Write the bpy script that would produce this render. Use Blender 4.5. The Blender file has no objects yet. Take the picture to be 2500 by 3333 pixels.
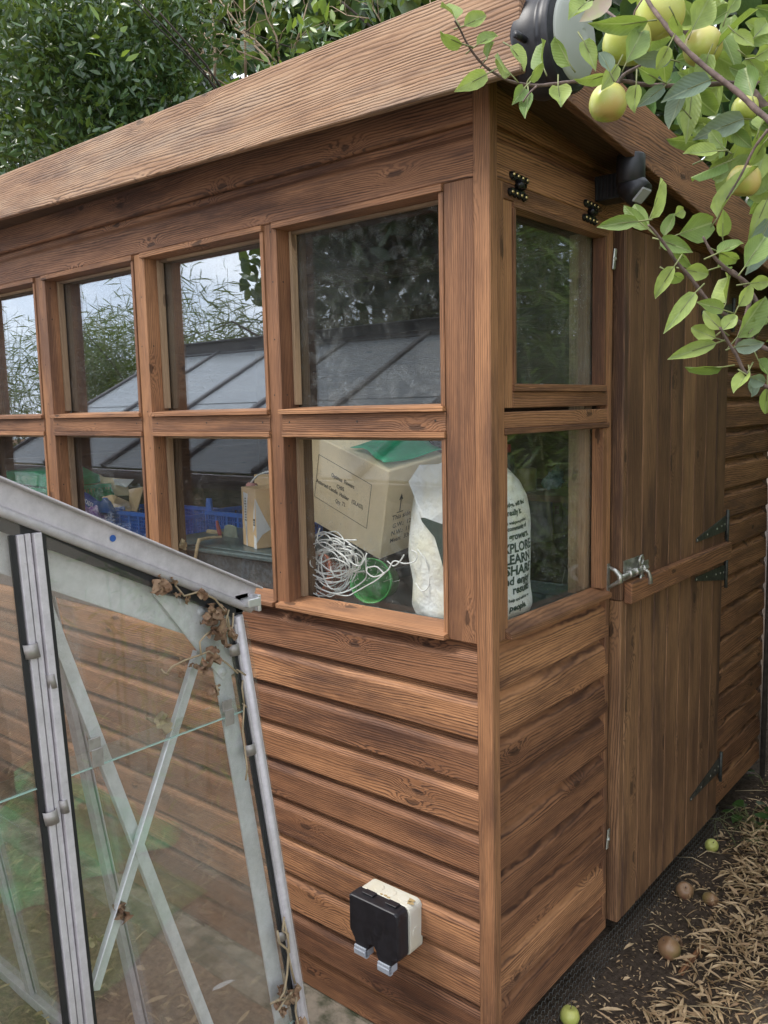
import bpy, bmesh, math, random
import numpy as np
from mathutils import Vector, Matrix
random.seed(7); rng = np.random.default_rng(7)
SC = bpy.context.scene
COL = SC.collection
R_ = math.radians

# ------------------------------------------------------------------ camera (solved from the photograph)
CAM = np.array([1.0281, -1.6132, 1.6960]); YAW, PITCH, ROLL = .69692, -.12284, -.02212; FPX = 2735.84
_f = np.array([-math.sin(YAW)*math.cos(PITCH), math.cos(YAW)*math.cos(PITCH), math.sin(PITCH)])
_r = np.array([math.cos(YAW), math.sin(YAW), 0.]); _u = np.cross(_r, _f)
CR = _r*math.cos(ROLL)+_u*math.sin(ROLL); CU = -_r*math.sin(ROLL)+_u*math.cos(ROLL); CF = _f
def ray(u, v): return CF+CR*(u-1250)/FPX-CU*(v-1666.5)/FPX
def at(u, v, ax, val):
    d = ray(u, v); i = 'xyz'.index(ax); return CAM+d*(val-CAM[i])/d[i]
def far(u, v, dist):
    d = ray(u, v); return CAM+d*dist
cd = bpy.data.cameras.new('camera'); co = bpy.data.objects.new('camera', cd); COL.objects.link(co)
co.matrix_world = Matrix(((CR[0], CU[0], -CF[0], CAM[0]), (CR[1], CU[1], -CF[1], CAM[1]), (CR[2], CU[2], -CF[2], CAM[2]), (0, 0, 0, 1)))
cd.sensor_fit = 'HORIZONTAL'; cd.sensor_width = 36; cd.lens = 36*FPX/2500; cd.clip_start = .02; cd.clip_end = 400
SC.camera = co

# ------------------------------------------------------------------ node helpers
class NT:
    def __init__(s, name):
        s.m = bpy.data.materials.new(name); s.m.use_nodes = True; s.t = s.m.node_tree; s.t.nodes.clear()
    def n(s, typ, **kw):
        nd = s.t.nodes.new(typ)
        for k, v in kw.items():
            if k.startswith('i_'): nd.inputs[int(k[2:])].default_value = v
            else: setattr(nd, k, v)
        return nd
    def l(s, a, b): s.t.links.new(a, b)
    def put(s, val, sock):
        if isinstance(val, bpy.types.NodeSocket): s.l(val, sock)
        else:
            if isinstance(val, (tuple, list)) and len(val) == 3 and sock.type == 'RGBA': val = (*val, 1)
            sock.default_value = val
    def math(s, op, a, b=0., c=None, clamp=False):
        nd = s.n('ShaderNodeMath', operation=op, use_clamp=clamp); s.put(a, nd.inputs[0]); s.put(b, nd.inputs[1])
        if c is not None: s.put(c, nd.inputs[2])
        return nd.outputs[0]
    def vec(s, x, y, z):
        nd = s.n('ShaderNodeCombineXYZ'); s.put(x, nd.inputs[0]); s.put(y, nd.inputs[1]); s.put(z, nd.inputs[2]); return nd.outputs[0]
    def noise(s, v, scale=1., detail=3., rough=.55, out=0, dist=0.):
        nd = s.n('ShaderNodeTexNoise'); s.put(v, nd.inputs['Vector']); nd.inputs['Scale'].default_value = scale
        nd.inputs['Detail'].default_value = detail; nd.inputs['Roughness'].default_value = rough; nd.inputs['Distortion'].default_value = dist
        return nd.outputs[out]
    def voro(s, v, scale=1., feat='F1', dims='3D', rnd=1.):
        nd = s.n('ShaderNodeTexVoronoi', feature=feat, voronoi_dimensions=dims); s.put(v, nd.inputs['Vector']); nd.inputs['Scale'].default_value = scale
        nd.inputs['Randomness'].default_value = rnd; return nd
    def ss(s, x, a, b, lo=0., hi=1.):
        nd = s.n('ShaderNodeMapRange', interpolation_type='SMOOTHSTEP'); s.put(x, nd.inputs[0])
        for i, v in zip((1, 2, 3, 4), (a, b, lo, hi)): nd.inputs[i].default_value = v
        return nd.outputs[0]
    def mix(s, f, a, b, typ='MIX'):
        nd = s.n('ShaderNodeMix', data_type='RGBA', blend_type=typ); s.put(f, nd.inputs[0]); s.put(a, nd.inputs[6]); s.put(b, nd.inputs[7]); return nd.outputs[2]
    def bump(s, h, strength=.5, dist=.002):
        nd = s.n('ShaderNodeBump'); nd.inputs['Strength'].default_value = strength; nd.inputs['Distance'].default_value = dist; s.l(h, nd.inputs['Height']); return nd.outputs[0]
    def attr(s, name='gc'):
        return s.n('ShaderNodeAttribute', attribute_name=name).outputs['Vector']
    def sep(s, v):
        nd = s.n('ShaderNodeSeparateXYZ'); s.l(v, nd.inputs[0]); return nd.outputs
    def obj(s): return s.n('ShaderNodeTexCoord').outputs['Object']
    def pri(s, col, rough=.6, metal=0., normal=None, spec=.5, trans=None, **kw):
        p = s.n('ShaderNodeBsdfPrincipled'); s.put(col, p.inputs['Base Color']); s.put(rough, p.inputs['Roughness']); s.put(metal, p.inputs['Metallic'])
        p.inputs['Specular IOR Level'].default_value = spec
        if normal is not None: s.l(normal, p.inputs['Normal'])
        for k, v in kw.items(): s.put(v, p.inputs[k.replace('_', ' ')])
        return p.outputs[0]
    def out(s, sh):
        o = s.n('ShaderNodeOutputMaterial'); s.l(sh, o.inputs[0]); return s.m

def wood(name, light, mid, dark, freq=150., contrast=.75, knots=True, rough=.62, grey=None, bstr=.5, blotch=.6):
    t = NT(name); a, b, c = t.sep(t.attr()); b2 = t.math('MULTIPLY_ADD', c, .6, b)
    n1 = t.noise(t.vec(t.math('MULTIPLY', a, .9), t.math('MULTIPLY', b2, 7.), 0.), 1., 2.)
    f = t.math('MULTIPLY_ADD', n1, 11., t.math('MULTIPLY', b2, freq))
    core = None
    if knots:
        kn = t.noise(t.vec(t.math('MULTIPLY', a, 14.), t.math('MULTIPLY', b2, 40.), 5.), 1., 3., .6, out=1); kv = t.n('ShaderNodeVectorMath', operation='MULTIPLY_ADD'); t.l(kn, kv.inputs[0]); kv.inputs[1].default_value = (.30, .26, 0)
        t.l(t.vec(t.math('MULTIPLY', a, 4.2), t.math('MULTIPLY', b2, 10.5), 0.), kv.inputs[2]); vn = t.voro(kv.outputs[0], 1., dims='2D')
        d = vn.outputs['Distance']; g = t.ss(t.sep(vn.outputs['Color'])[0], .68, .72)
        k = t.math('MULTIPLY', t.math('POWER', t.ss(d, .42, .0), 1.6), g); f = t.math('MULTIPLY_ADD', k, 4.5, f)
        core = t.math('MULTIPLY', t.ss(d, .10, .06), g)
    wob = t.noise(t.vec(t.math('MULTIPLY', a, 12.), t.math('MULTIPLY', b2, 90.), 0.), 1., 2.)
    f = t.math('MULTIPLY_ADD', wob, 1.1, f)
    s_ = t.math('MULTIPLY_ADD', t.math('SINE', t.math('MULTIPLY', f, 6.2832)), .5, .5)
    line = t.math('POWER', s_, 2.2)
    amp = t.noise(t.vec(t.math('MULTIPLY', a, 3.), t.math('MULTIPLY', b2, 30.), 3.), 1., 2.)
    line = t.math('MULTIPLY', line, t.ss(amp, .25, .7, .35, 1.))
    fine = t.noise(t.vec(t.math('MULTIPLY', a, 22.), t.math('MULTIPLY', b2, 800.), 1.), 1., 2.)
    blot = t.noise(t.vec(t.math('MULTIPLY', a, 2.2), t.math('MULTIPLY', b2, 11.), 7.), 1., 4., .6)
    col = t.mix(t.ss(blot, .35, .68), light, mid)
    col = t.mix(t.math('MULTIPLY', line, contrast), col, dark)
    col = t.mix(t.math('MULTIPLY', t.ss(fine, .52, .75), .35), col, dark)
    stain = t.noise(t.vec(t.math('MULTIPLY', a, 1.3), t.math('MULTIPLY', b2, 8.), 17.), 1., 6., .68)
    col = t.mix(t.math('MULTIPLY', t.ss(stain, .47, .66), blotch), col, (mid[0]*.42, mid[1]*.44, mid[2]*.58))
    streak = t.noise(t.vec(t.math('MULTIPLY', a, 1.0), t.math('MULTIPLY', b2, 60.), 29.), 1., 4., .7)
    col = t.mix(t.math('MULTIPLY', t.ss(streak, .50, .72), .45), col, dark)
    wear = t.noise(t.vec(t.math('MULTIPLY', a, 7.), t.math('MULTIPLY', b2, 120.), 41.), 1., 3., .6)
    col = t.mix(t.math('MULTIPLY', t.ss(wear, .55, .75), .42), col, tuple(min(1, x*1.35) for x in light))
    # per-board tone
    tone = t.n('ShaderNodeTexWhiteNoise', noise_dimensions='1D'); t.l(t.attr('tone'), tone.inputs['W']) if False else None
    tv = t.sep(t.attr('tone'))[0]
    hs = t.n('ShaderNodeHueSaturation'); t.l(col, hs.inputs['Color']); t.put(t.math('MULTIPLY_ADD', tv, .6, .74), hs.inputs['Value'])
    t.put(t.math('MULTIPLY_ADD', tv, .006, .497), hs.inputs['Hue']); col = hs.outputs[0]
    if core is not None: col = t.mix(t.math('MULTIPLY', core, .7), col, tuple(x*.5 for x in dark))
    if grey: col = t.mix(t.math('MULTIPLY', t.ss(blot, .3, .6, 1., .0), .55), col, t.mix(t.math('MULTIPLY', line, contrast), grey, dark))
    h = t.math('MULTIPLY_ADD', line, -1., t.math('MULTIPLY', fine, .5))
    return t.out(t.pri(col, t.math('MULTIPLY_ADD', line, .15, rough), normal=t.bump(h, bstr, .0016), spec=.35))

M = {}
M['clad'] = wood('stained_cladding', (.375, .178, .085), (.225, .100, .047), (.052, .024, .016), contrast=.95, blotch=.9)
M['frame'] = wood('stained_frame_timber', (.345, .165, .078), (.205, .094, .045), (.062, .030, .018), freq=190., contrast=.65, blotch=.75, knots=True)
M['fascia'] = wood('weathered_fascia', (.42, .24, .13), (.27, .15, .085), (.085, .05, .034), freq=150., contrast=.85, grey=(.42, .31, .22), bstr=.7, blotch=.85)
M['door'] = wood('door_boards', (.27, .14, .070), (.155, .077, .040), (.05, .026, .016), freq=130., contrast=.8, blotch=.9)
M['pale'] = wood('pale_inner_timber', (.36, .25, .15), (.30, .20, .115), (.2, .12, .07), freq=120., contrast=.4)
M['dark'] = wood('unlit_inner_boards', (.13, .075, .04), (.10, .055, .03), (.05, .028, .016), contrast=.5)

def simple(name, col, rough=.5, metal=0., var=.25, scale=30., bstr=.15, bd=.001, spec=.5, col2=None, det=4.):
    t = NT(name); o = t.obj(); n = t.noise(o, scale, det, .6)
    c2 = col2 if col2 else tuple(x*(1-var) for x in col)
    c = t.mix(t.ss(n, .35, .68), col, c2)
    return t.out(t.pri(c, t.math('MULTIPLY_ADD', n, .2, rough-.1), metal, t.bump(n, bstr, bd), spec))
M['blackplastic'] = simple('black_plastic', (.012, .012, .015), .42, scale=60, var=-.6)
M['whiteplastic'] = simple('aged_white_plastic', (.62, .60, .52), .45, scale=14, col2=(.60, .56, .44))
M['dirtplastic'] = simple('brown_algae_stain', (.42, .30, .14), .7, scale=60)
M['greyclip'] = simple('grey_plastic_clip', (.42, .45, .50), .35, var=.1)
M['nail'] = simple('dark_nail', (.02, .015, .012), .6, scale=200)
M['zinc'] = simple('zinc_plated_steel', (.55, .54, .50), .38, .85, var=.35, scale=70)
M['darkiron'] = simple('dull_galvanised_hinge', (.10, .105, .095), .5, .6, var=.4, scale=60)
M['blackiron'] = simple('black_japanned_hinge', (.012, .012, .014), .3, .2, scale=60)
M['brass'] = simple('brass_screw', (.55, .42, .18), .3, .9, scale=90)
M['steel'] = simple('mesh_wire', (.20, .21, .20), .5, .3, var=.3, scale=80)
M['felt'] = simple('roof_felt', (.05, .055, .05), .95, scale=300, bstr=.6)
M['card'] = simple('cardboard', (.72, .50, .28), .8, var=.12, scale=9)
M['cardpale'] = simple('pale_cardboard', (.88, .72, .48), .8, var=.1, scale=7)
M['paper'] = simple('white_label_paper', (.75, .76, .78), .6, var=.06, scale=8)
M['ink'] = simple('printing_ink', (.05, .045, .04), .7, scale=40)
M['greenink'] = simple('dark_green_ink', (.03, .06, .05), .6, scale=40)
M['whiteink'] = simple('white_lettering', (.75, .8, .85), .6, var=.05)
M['bluebox'] = simple('blue_printed_card', (.02, .09, .34), .5, scale=20)
M['blueplastic'] = simple('blue_crate_plastic', (.03, .15, .62), .4, scale=20)
M['greenplastic'] = simple('green_plastic', (.03, .45, .22), .4, scale=12)
M['potgreen'] = simple('green_pot', (.04, .34, .07), .35, scale=40, var=.5)
M['terracotta'] = simple('terracotta', (.55, .17, .10), .8, scale=30)
M['tray'] = simple('dark_tray', (.045, .07, .075), .35, scale=50, var=-.5)
M['tub'] = simple('black_tub', (.018, .022, .026), .5, scale=90, var=-2.5)
M['sack'] = simple('white_poly_sack', (.86, .88, .88), .4, scale=9, col2=(.78, .75, .62), bstr=1., bd=.02, var=.1)
M['twine'] = simple('white_sisal_twine', (.88, .88, .86), .8, var=.2, scale=200)
M['red'] = simple('red_handle', (.40, .05, .05), .4)
M['straw'] = simple('dry_stick', (.55, .42, .24), .7, scale=40)
M['khaki'] = simple('painted_blade', (.28, .31, .24), .5, scale=30)
M['yellowbox'] = simple('yellow_carton', (.50, .44, .08), .5)
M['redink'] = simple('red_print', (.40, .03, .02), .5)
M['purple'] = simple('purple_wrapper', (.28, .12, .50), .35, col2=(.7, .65, .8), scale=60)
M['olive'] = simple('olive_tin', (.20, .17, .05), .4)
M['tealbag'] = simple('teal_bag', (.02, .14, .13), .4, col2=(.3, .4, .4), scale=40)
M['polybag'] = simple('grey_polythene', (.26, .26, .29), .35, scale=20)
M['tubelight'] = simple('white_enamel', (.7, .74, .72), .3, var=.08)
M['pinktube'] = simple('pink_tape', (.5, .22, .2), .6)
M['bark'] = simple('apple_bark', (.17, .115, .10), .75, scale=60, var=.5, bstr=.6, bd=.003)
M['greybark'] = simple('dark_bark', (.07, .055, .042), .9, scale=30, var=.5, bstr=.8)
M['twig'] = simple('pale_dead_twig', (.34, .25, .16), .8, scale=30)
M['deadleaf'] = simple('withered_leaf', (.17, .09, .05), .85, scale=50, col2=(.30, .2, .12), bstr=.8, bd=.004)
M['tendril'] = simple('dry_tendril', (.34, .26, .16), .8, scale=60)
M['rubber'] = simple('black_glazing_rubber', (.012, .012, .013), .6)
M['moss'] = simple('mossy_concrete', (.30, .25, .19), .95, scale=16, col2=(.055, .06, .03), bstr=.9, bd=.008, det=8)
M['brick'] = simple('house_render', (.22, .16, .13), .9, scale=6)
M['white'] = simple('feather_white', (.8, .8, .8), .7)

def alu(name, base, rough, met, sc=(8, 160)):
    t = NT(name); o = t.obj(); n = t.noise(o, 45., 6., .7); n2 = t.noise(o, 6., 3.); sp = t.noise(o, 260., 2.)
    c = t.mix(t.ss(n, .3, .7), base, tuple(x*.80 for x in base)); c = t.mix(t.math('MULTIPLY', t.ss(n2, .45, .75), .25), c, (.28, .26, .22))
    c = t.mix(t.math('MULTIPLY', t.ss(sp, .70, .76), .35), c, (.2, .19, .17))
    return t.out(t.pri(c, t.math('MULTIPLY_ADD', n, .3, rough), met, t.bump(n, .3, .001)))
M['alu'] = alu('weathered_aluminium', (.60, .565, .59), .42, .35)
M['galv'] = alu('galvanised_strip', (.70, .71, .73), .45, .2)
M['darkbar'] = alu('grimy_roof_bar', (.15, .14, .15), .6, .1)
M['cleanalu'] = simple('bright_aluminium', (.8, .8, .8), .3, .7, var=.1)
M['clip'] = simple('steel_glazing_clip', (.36, .33, .31), .45, .5, scale=60)

def glass(name, tint, f0, web=0., haze=0., wscale=75., hazecol=(.7, .72, .7), lo=.42, hi=.62, grime=0.):
    t = NT(name); o = t.obj()
    fac = t.n('ShaderNodeLayerWeight'); fac.inputs[0].default_value = .5
    F = t.math('MULTIPLY_ADD', t.math('POWER', fac.outputs['Facing'], 4.2), 1-f0, f0, clamp=True)
    tr = t.n('ShaderNodeBsdfTransparent'); t.put(tint, tr.inputs[0]); gl = t.n('ShaderNodeBsdfGlossy'); gl.inputs['Roughness'].default_value = .008
    gl.inputs[0].default_value = (.93, .96, 1, 1)
    m1 = t.n('ShaderNodeMixShader'); t.l(F, m1.inputs[0]); t.l(tr.outputs[0], m1.inputs[1]); t.l(gl.outputs[0], m1.inputs[2])
    warp = t.noise(o, 14., 3., .6, out=1); va = t.n('ShaderNodeVectorMath', operation='MULTIPLY_ADD'); t.l(warp, va.inputs[0]); va.inputs[1].default_value = (.035, .035, .035); t.l(o, va.inputs[2]); ov = va.outputs[0]
    blob = t.noise(o, 3.2, 4., .65); mask = t.math('MULTIPLY', t.ss(blob, lo, hi), web)
    l1 = t.ss(t.voro(ov, wscale*.5, 'DISTANCE_TO_EDGE').outputs['Distance'], .028, .0)
    l2 = t.ss(t.voro(ov, wscale*2.3, 'DISTANCE_TO_EDGE').outputs['Distance'], .05, .0)
    brk = t.ss(t.noise(o, 30., 2.), .42, .6)
    webm = t.math('MULTIPLY', t.math('MULTIPLY', t.math('ADD', t.math('MULTIPLY', l1, .22), t.math('MULTIPLY', l2, .42)), brk), mask)
    sp = t.voro(o, 95., 'F1'); spk = t.math('MULTIPLY', t.ss(sp.outputs['Distance'], .16, .07), t.ss(t.sep(sp.outputs['Color'])[0], .8, .86))
    spk = t.math('MULTIPLY', spk, t.math('MULTIPLY_ADD', t.ss(blob, lo, hi), .7, .12))
    hz = t.math('MULTIPLY', t.ss(t.noise(o, 2.1, 6., .72), .3, .75), haze)
    gr = t.math('MULTIPLY', t.ss(t.noise(o, 9., 8., .75), .52, .8), grime)
    dirt = t.math('ADD', t.math('ADD', webm, t.math('MULTIPLY', spk, .6 if web > 0 else .35)), t.math('ADD', hz, gr), clamp=True)
    df = t.n('ShaderNodeBsdfDiffuse'); t.put(hazecol, df.inputs[0]); tl = t.n('ShaderNodeBsdfTranslucent'); t.put(hazecol, tl.inputs[0])
    m2 = t.n('ShaderNodeMixShader'); m2.inputs[0].default_value = .3; t.l(df.outputs[0], m2.inputs[1]); t.l(tl.outputs[0], m2.inputs[2])
    m3 = t.n('ShaderNodeMixShader'); t.l(dirt, m3.inputs[0]); t.l(m1.outputs[0], m3.inputs[1]); t.l(m2.outputs[0], m3.inputs[2])
    return t.out(m3.outputs[0])
M['pane'] = glass('window_glass', (.90, .93, .92), .25, web=.25, haze=.03)
M['panelow'] = glass('lower_window_glass', (.975, .985, .98), .045, web=.4, haze=.025)
M['paneweb'] = glass('cobwebbed_window_glass', (.88, .91, .90), .075, web=.65, haze=.045, lo=.36, hi=.6)
M['paneend'] = glass('grimy_end_window_glass', (.88, .91, .90), .035, web=.6, haze=.06, lo=.4, hi=.56, wscale=95.)
M['ghglass'] = glass('greenhouse_glass', (.985, .99, .983), .075, web=0., haze=.15, hazecol=(.56, .54, .47), grime=.06)
M['roofglass_'] = glass('dirty_roof_glass', (.6, .63, .62), .04, web=0., haze=.85, hazecol=(.52, .54, .55))

t = NT('dirty_roof_glass'); o = t.obj(); _n = t.noise(o, 3., 5.); _m = t.n('ShaderNodeMixShader'); _m.inputs[0].default_value = .22; _t = t.n('ShaderNodeBsdfTransparent')
t.l(t.pri(t.mix(_n, (.55, .57, .58), (.40, .43, .45)), .25), _m.inputs[1]); t.l(_t.outputs[0], _m.inputs[2]); M['roofglass'] = t.out(_m.outputs[0])

def leafmat(name, a, b, top_gloss=.35, trans=.35, vein=None, spec=.5):
    t = NT(name); r, u, v = t.sep(t.attr())
    c = t.mix(r, a, b); o = t.obj(); n = t.noise(o, 60., 3.)
    c = t.mix(t.math('MULTIPLY', t.ss(n, .35, .7), .35), c, tuple(x*.6 for x in a))
    if vein:
        av = t.math('ABSOLUTE', v); rib = t.ss(av, .09, .03)
        side = t.math('SINE', t.math('MULTIPLY', t.math('MULTIPLY_ADD', av, -.35, u), 62.)); sv = t.math('MULTIPLY', t.ss(side, .88, 1.), .22)
        c = t.mix(t.math('MAXIMUM', t.math('MULTIPLY', rib, .8), sv), c, vein)
        bm = t.bump(t.math('ADD', side, t.math('MULTIPLY', rib, -2.)), .14, .0012)
    else: bm = t.bump(n, .2, .002)
    p = t.pri(c, top_gloss, normal=bm, spec=spec); tl = t.n('ShaderNodeBsdfTranslucent'); t.put(t.mix(.5, c, (.35, .45, .05)), tl.inputs[0])
    m = t.n('ShaderNodeMixShader'); m.inputs[0].default_value = trans; t.l(p, m.inputs[1]); t.l(tl.outputs[0], m.inputs[2]); return t.out(m.outputs[0])
M['appleleaf'] = leafmat('apple_leaf', (.12, .21, .05), (.40, .50, .13), .45, .35, vein=(.36, .45, .18))
M['greyleaf'] = leafmat('mildewed_apple_leaf', (.13, .19, .13), (.24, .30, .22), .6, .2, vein=(.28, .34, .22))
M['laurel'] = leafmat('laurel_leaf', (.026, .066, .026), (.095, .17, .05), .27, .2, spec=.7)
M['laurelnew'] = leafmat('laurel_young_leaf', (.10, .19, .03), (.20, .30, .05), .35, .35)
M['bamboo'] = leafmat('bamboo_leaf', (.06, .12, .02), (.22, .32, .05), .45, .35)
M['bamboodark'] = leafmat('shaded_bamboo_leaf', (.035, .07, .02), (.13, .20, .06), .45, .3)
M['weed'] = leafmat('weed_leaf', (.035, .09, .02), (.06, .14, .03), .5, .3, vein=(.1, .19, .06))
M['litter'] = leafmat('dry_bamboo_leaf', (.38, .23, .12), (.82, .60, .36), .6, .15)
M['culm'] = simple('bamboo_culm', (.20, .22, .08), .5, scale=20)
def applemat(name, a, b, c3):
    t = NT(name); r, u, v = t.sep(t.attr()); o = t.obj(); n = t.noise(o, 26., 3.)
    c = t.mix(t.ss(t.math('MULTIPLY_ADD', n, .5, r), .35, .95), a, b); sp = t.voro(o, 230.); c = t.mix(t.math('MULTIPLY', t.ss(sp.outputs['Distance'], .2, .08), .4), c, (.6, .6, .3))
    c = t.mix(t.ss(t.noise(o, 9., 3.), .52, .72), c, c3)
    return t.out(t.pri(c, .33, normal=t.bump(n, .05, .002)))
M['apple'] = applemat('green_apple_skin', (.36, .44, .08), (.52, .52, .14), (.58, .36, .14))
M['applefall'] = applemat('fallen_apple_skin', (.26, .22, .07), (.30, .17, .09), (.28, .07, .06))
M['leafpink'] = simple('faded_pink_leaf', (.55, .42, .36), .6, scale=40, col2=(.5, .5, .28))

# ------------------------------------------------------------------ mesh builder
def nrm(v): v = np.asarray(v, float); return v/np.linalg.norm(v)
class MB:
    def __init__(s): s.v = []; s.f = []; s.g = []; s.t = []; s.mi = []; s.cur = 0; s.sm = []; s.smooth = False
    def add(s, verts, faces, g=None, tone=None):
        b = len(s.v); tone = random.random() if tone is None else tone
        s.v += [tuple(map(float, p)) for p in verts]; s.g += [tuple(map(float, p)) for p in (g if g is not None else verts)]; s.t += [tone]*len(verts)
        for f in faces: s.f.append([i+b for i in f]); s.mi.append(s.cur); s.sm.append(s.smooth)
    def grain(s, verts, ax):
        off = (random.uniform(0, 40), random.uniform(0, 40), random.uniform(0, 5)); o = {'x': (0, 2, 1), 'y': (1, 2, 0), 'z': (2, 0, 1)}[ax]
        if ax == 'z': return [(p[2]+off[0], p[0]+p[1]*.8+off[1], off[2]) for p in verts]
        return [(p[o[0]]+off[0], p[2]+off[1], p[o[2]]+off[2]) for p in verts]
    def box(s, x0, x1, y0, y1, z0, z1, ax='x', tone=None):
        if x0 > x1: x0, x1 = x1, x0
        if y0 > y1: y0, y1 = y1, y0
        if z0 > z1: z0, z1 = z1, z0
        v = [(x, y, z) for x in (x0, x1) for y in (y0, y1) for z in (z0, z1)]
        s.add(v, [(0, 1, 3, 2), (4, 6, 7, 5), (0, 4, 5, 1), (2, 3, 7, 6), (0, 2, 6, 4), (1, 5, 7, 3)], s.grain(v, ax), tone)
    def obox(s, o, e1, e2, e3, g=False):
        o, e1, e2, e3 = map(lambda a: np.asarray(a, float), (o, e1, e2, e3))
        v = [o+i*e1+j*e2+k*e3 for i in (0, 1) for j in (0, 1) for k in (0, 1)]
        off = random.uniform(0, 30); l1, l2, l3 = map(np.linalg.norm, (e1, e2, e3))
        gg = [(i*l1+off, j*l2+off, k*l3) for i in (0, 1) for j in (0, 1) for k in (0, 1)]
        fl = [(0, 1, 3, 2), (4, 6, 7, 5), (0, 4, 5, 1), (2, 3, 7, 6), (0, 2, 6, 4), (1, 5, 7, 3)]
        if np.dot(np.cross(e1, e2), e3) < 0: fl = [f[::-1] for f in fl]
        s.add(v, fl, gg)
    def bar(s, p, q, w, h, up=(0, 0, 1), sh=(0, 0)):
        p, q = np.asarray(p, float), np.asarray(q, float); d = q-p; n = nrm(d); a = nrm(np.cross(n, up)); b = np.cross(a, n)
        s.obox(p-a*(w/2-sh[0])-b*(h/2-sh[1]), d, a*w, b*h)
    def prism(s, poly, f, a0, a1, ax='x', tone=None):   # poly: closed 2-D outline, f(a, p, q) -> xyz
        n = len(poly); v = [f(a0, *p) for p in poly]+[f(a1, *p) for p in poly]
        fc = [tuple(range(n))[::-1], tuple(range(n, 2*n))]+[(i, (i+1) % n, n+(i+1) % n, n+i) for i in range(n)]
        s.add(v, fc, s.grain(v, ax), tone)
    def tube(s, pts, rad, n=8, cap=True, g=None):
        pts = [np.asarray(p, float) for p in pts]; m = len(pts); rad = [rad]*m if np.isscalar(rad) else rad
        a = np.array([.13, .97, .21]); vs = []; gs = []; L = 0
        for i, p in enumerate(pts):
            d = nrm(pts[min(i+1, m-1)]-pts[max(i-1, 0)]+1e-9); a2 = a-d*np.dot(a, d)
            if np.linalg.norm(a2) < .05: a2 = np.cross(d, (.3, .2, 1.))
            a = nrm(a2); b = np.cross(d, a)
            if i: L += np.linalg.norm(p-pts[i-1])
            for k in range(n):
                t = 2*math.pi*k/n; vs.append(p+(a*math.cos(t)+b*math.sin(t))*rad[i]); gs.append((L, k/n*.05, 0))
        fc = [(i*n+k, i*n+(k+1) % n, (i+1)*n+(k+1) % n, (i+1)*n+k) for i in range(m-1) for k in range(n)]
        if cap: fc += [tuple(range(n))[::-1], tuple(range((m-1)*n, m*n))]
        sv = s.smooth; s.smooth = True; s.add(vs, fc, gs); s.smooth = sv
    def lathe(s, prof, o, ax=(0, 0, 1), n=24, sx=1., sy=1., ref=(1, 0, 0), g=None):  # prof: (r, h)
        ax = nrm(ax); a = np.cross(ref, ax)
        if np.linalg.norm(a) < .1: a = np.cross((0, 1, 0), ax)
        a = nrm(a); b = np.cross(ax, a); o = np.asarray(o, float); vs = []; gs = []
        for j, (r, h) in enumerate(prof):
            for k in range(n):
                t = 2*math.pi*k/n; vs.append(o+ax*h+a*(r*math.cos(t)*sx)+b*(r*math.sin(t)*sy)); gs.append((j/(len(prof)-1), k/n, 0))
        fc = [(j*n+k, j*n+(k+1) % n, (j+1)*n+(k+1) % n, (j+1)*n+k) for j in range(len(prof)-1) for k in range(n)]
        s.add(vs, fc, gs)
    def build(s, name, mats, parent=None, bevel=0., seg=1, origin=None):
        me = bpy.data.meshes.new(name); L = np.array(parent['_o']) if parent is not None and '_o' in parent else np.zeros(3)
        if origin is not None: L = np.asarray(origin, float)
        v = np.array(s.v, dtype=float)-L
        me.from_pydata(v.tolist(), [], s.f); me.update()
        at_ = me.attributes.new('gc', 'FLOAT_VECTOR', 'POINT'); at_.data.foreach_set('vector', np.array(s.g, dtype=np.float32).ravel())
        a2 = me.attributes.new('tone', 'FLOAT', 'POINT'); a2.data.foreach_set('value', np.array(s.t, dtype=np.float32))
        mats = mats if isinstance(mats, (list, tuple)) else [mats]
        for m in mats: me.materials.append(M[m] if isinstance(m, str) else m)
        me.polygons.foreach_set('material_index', s.mi); me.polygons.foreach_set('use_smooth', s.sm)
        o = bpy.data.objects.new(name, me); COL.objects.link(o)
        if parent is not None:
            o.parent = parent; o.location = tuple(L-np.array(parent['_o'])) if '_o' in parent else tuple(L); o['_o'] = L.tolist()
        else: o.location = tuple(L); o['_o'] = L.tolist()
        if bevel: 
            b = o.modifiers.new('bevel', 'BEVEL'); b.width = bevel; b.segments = seg; b.limit_method = 'ANGLE'; b.angle_limit = R_(50)
        return o
def thing(name, label, cat, loc=(0, 0, 0), group=None, kind=None):
    o = bpy.data.objects.new(name, None); COL.objects.link(o); o.location = tuple(loc); o['_o'] = [float(x) for x in loc]; o.empty_display_size = .05
    return tag(o, label, cat, group, kind)
def tag(o, label, cat, group=None, kind=None):
    if label: o['label'] = label
    if cat: o['category'] = cat
    if group: o['group'] = group
    if kind: o['kind'] = kind
    return o
def lab(o, l): o['label'] = l; return o
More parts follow.
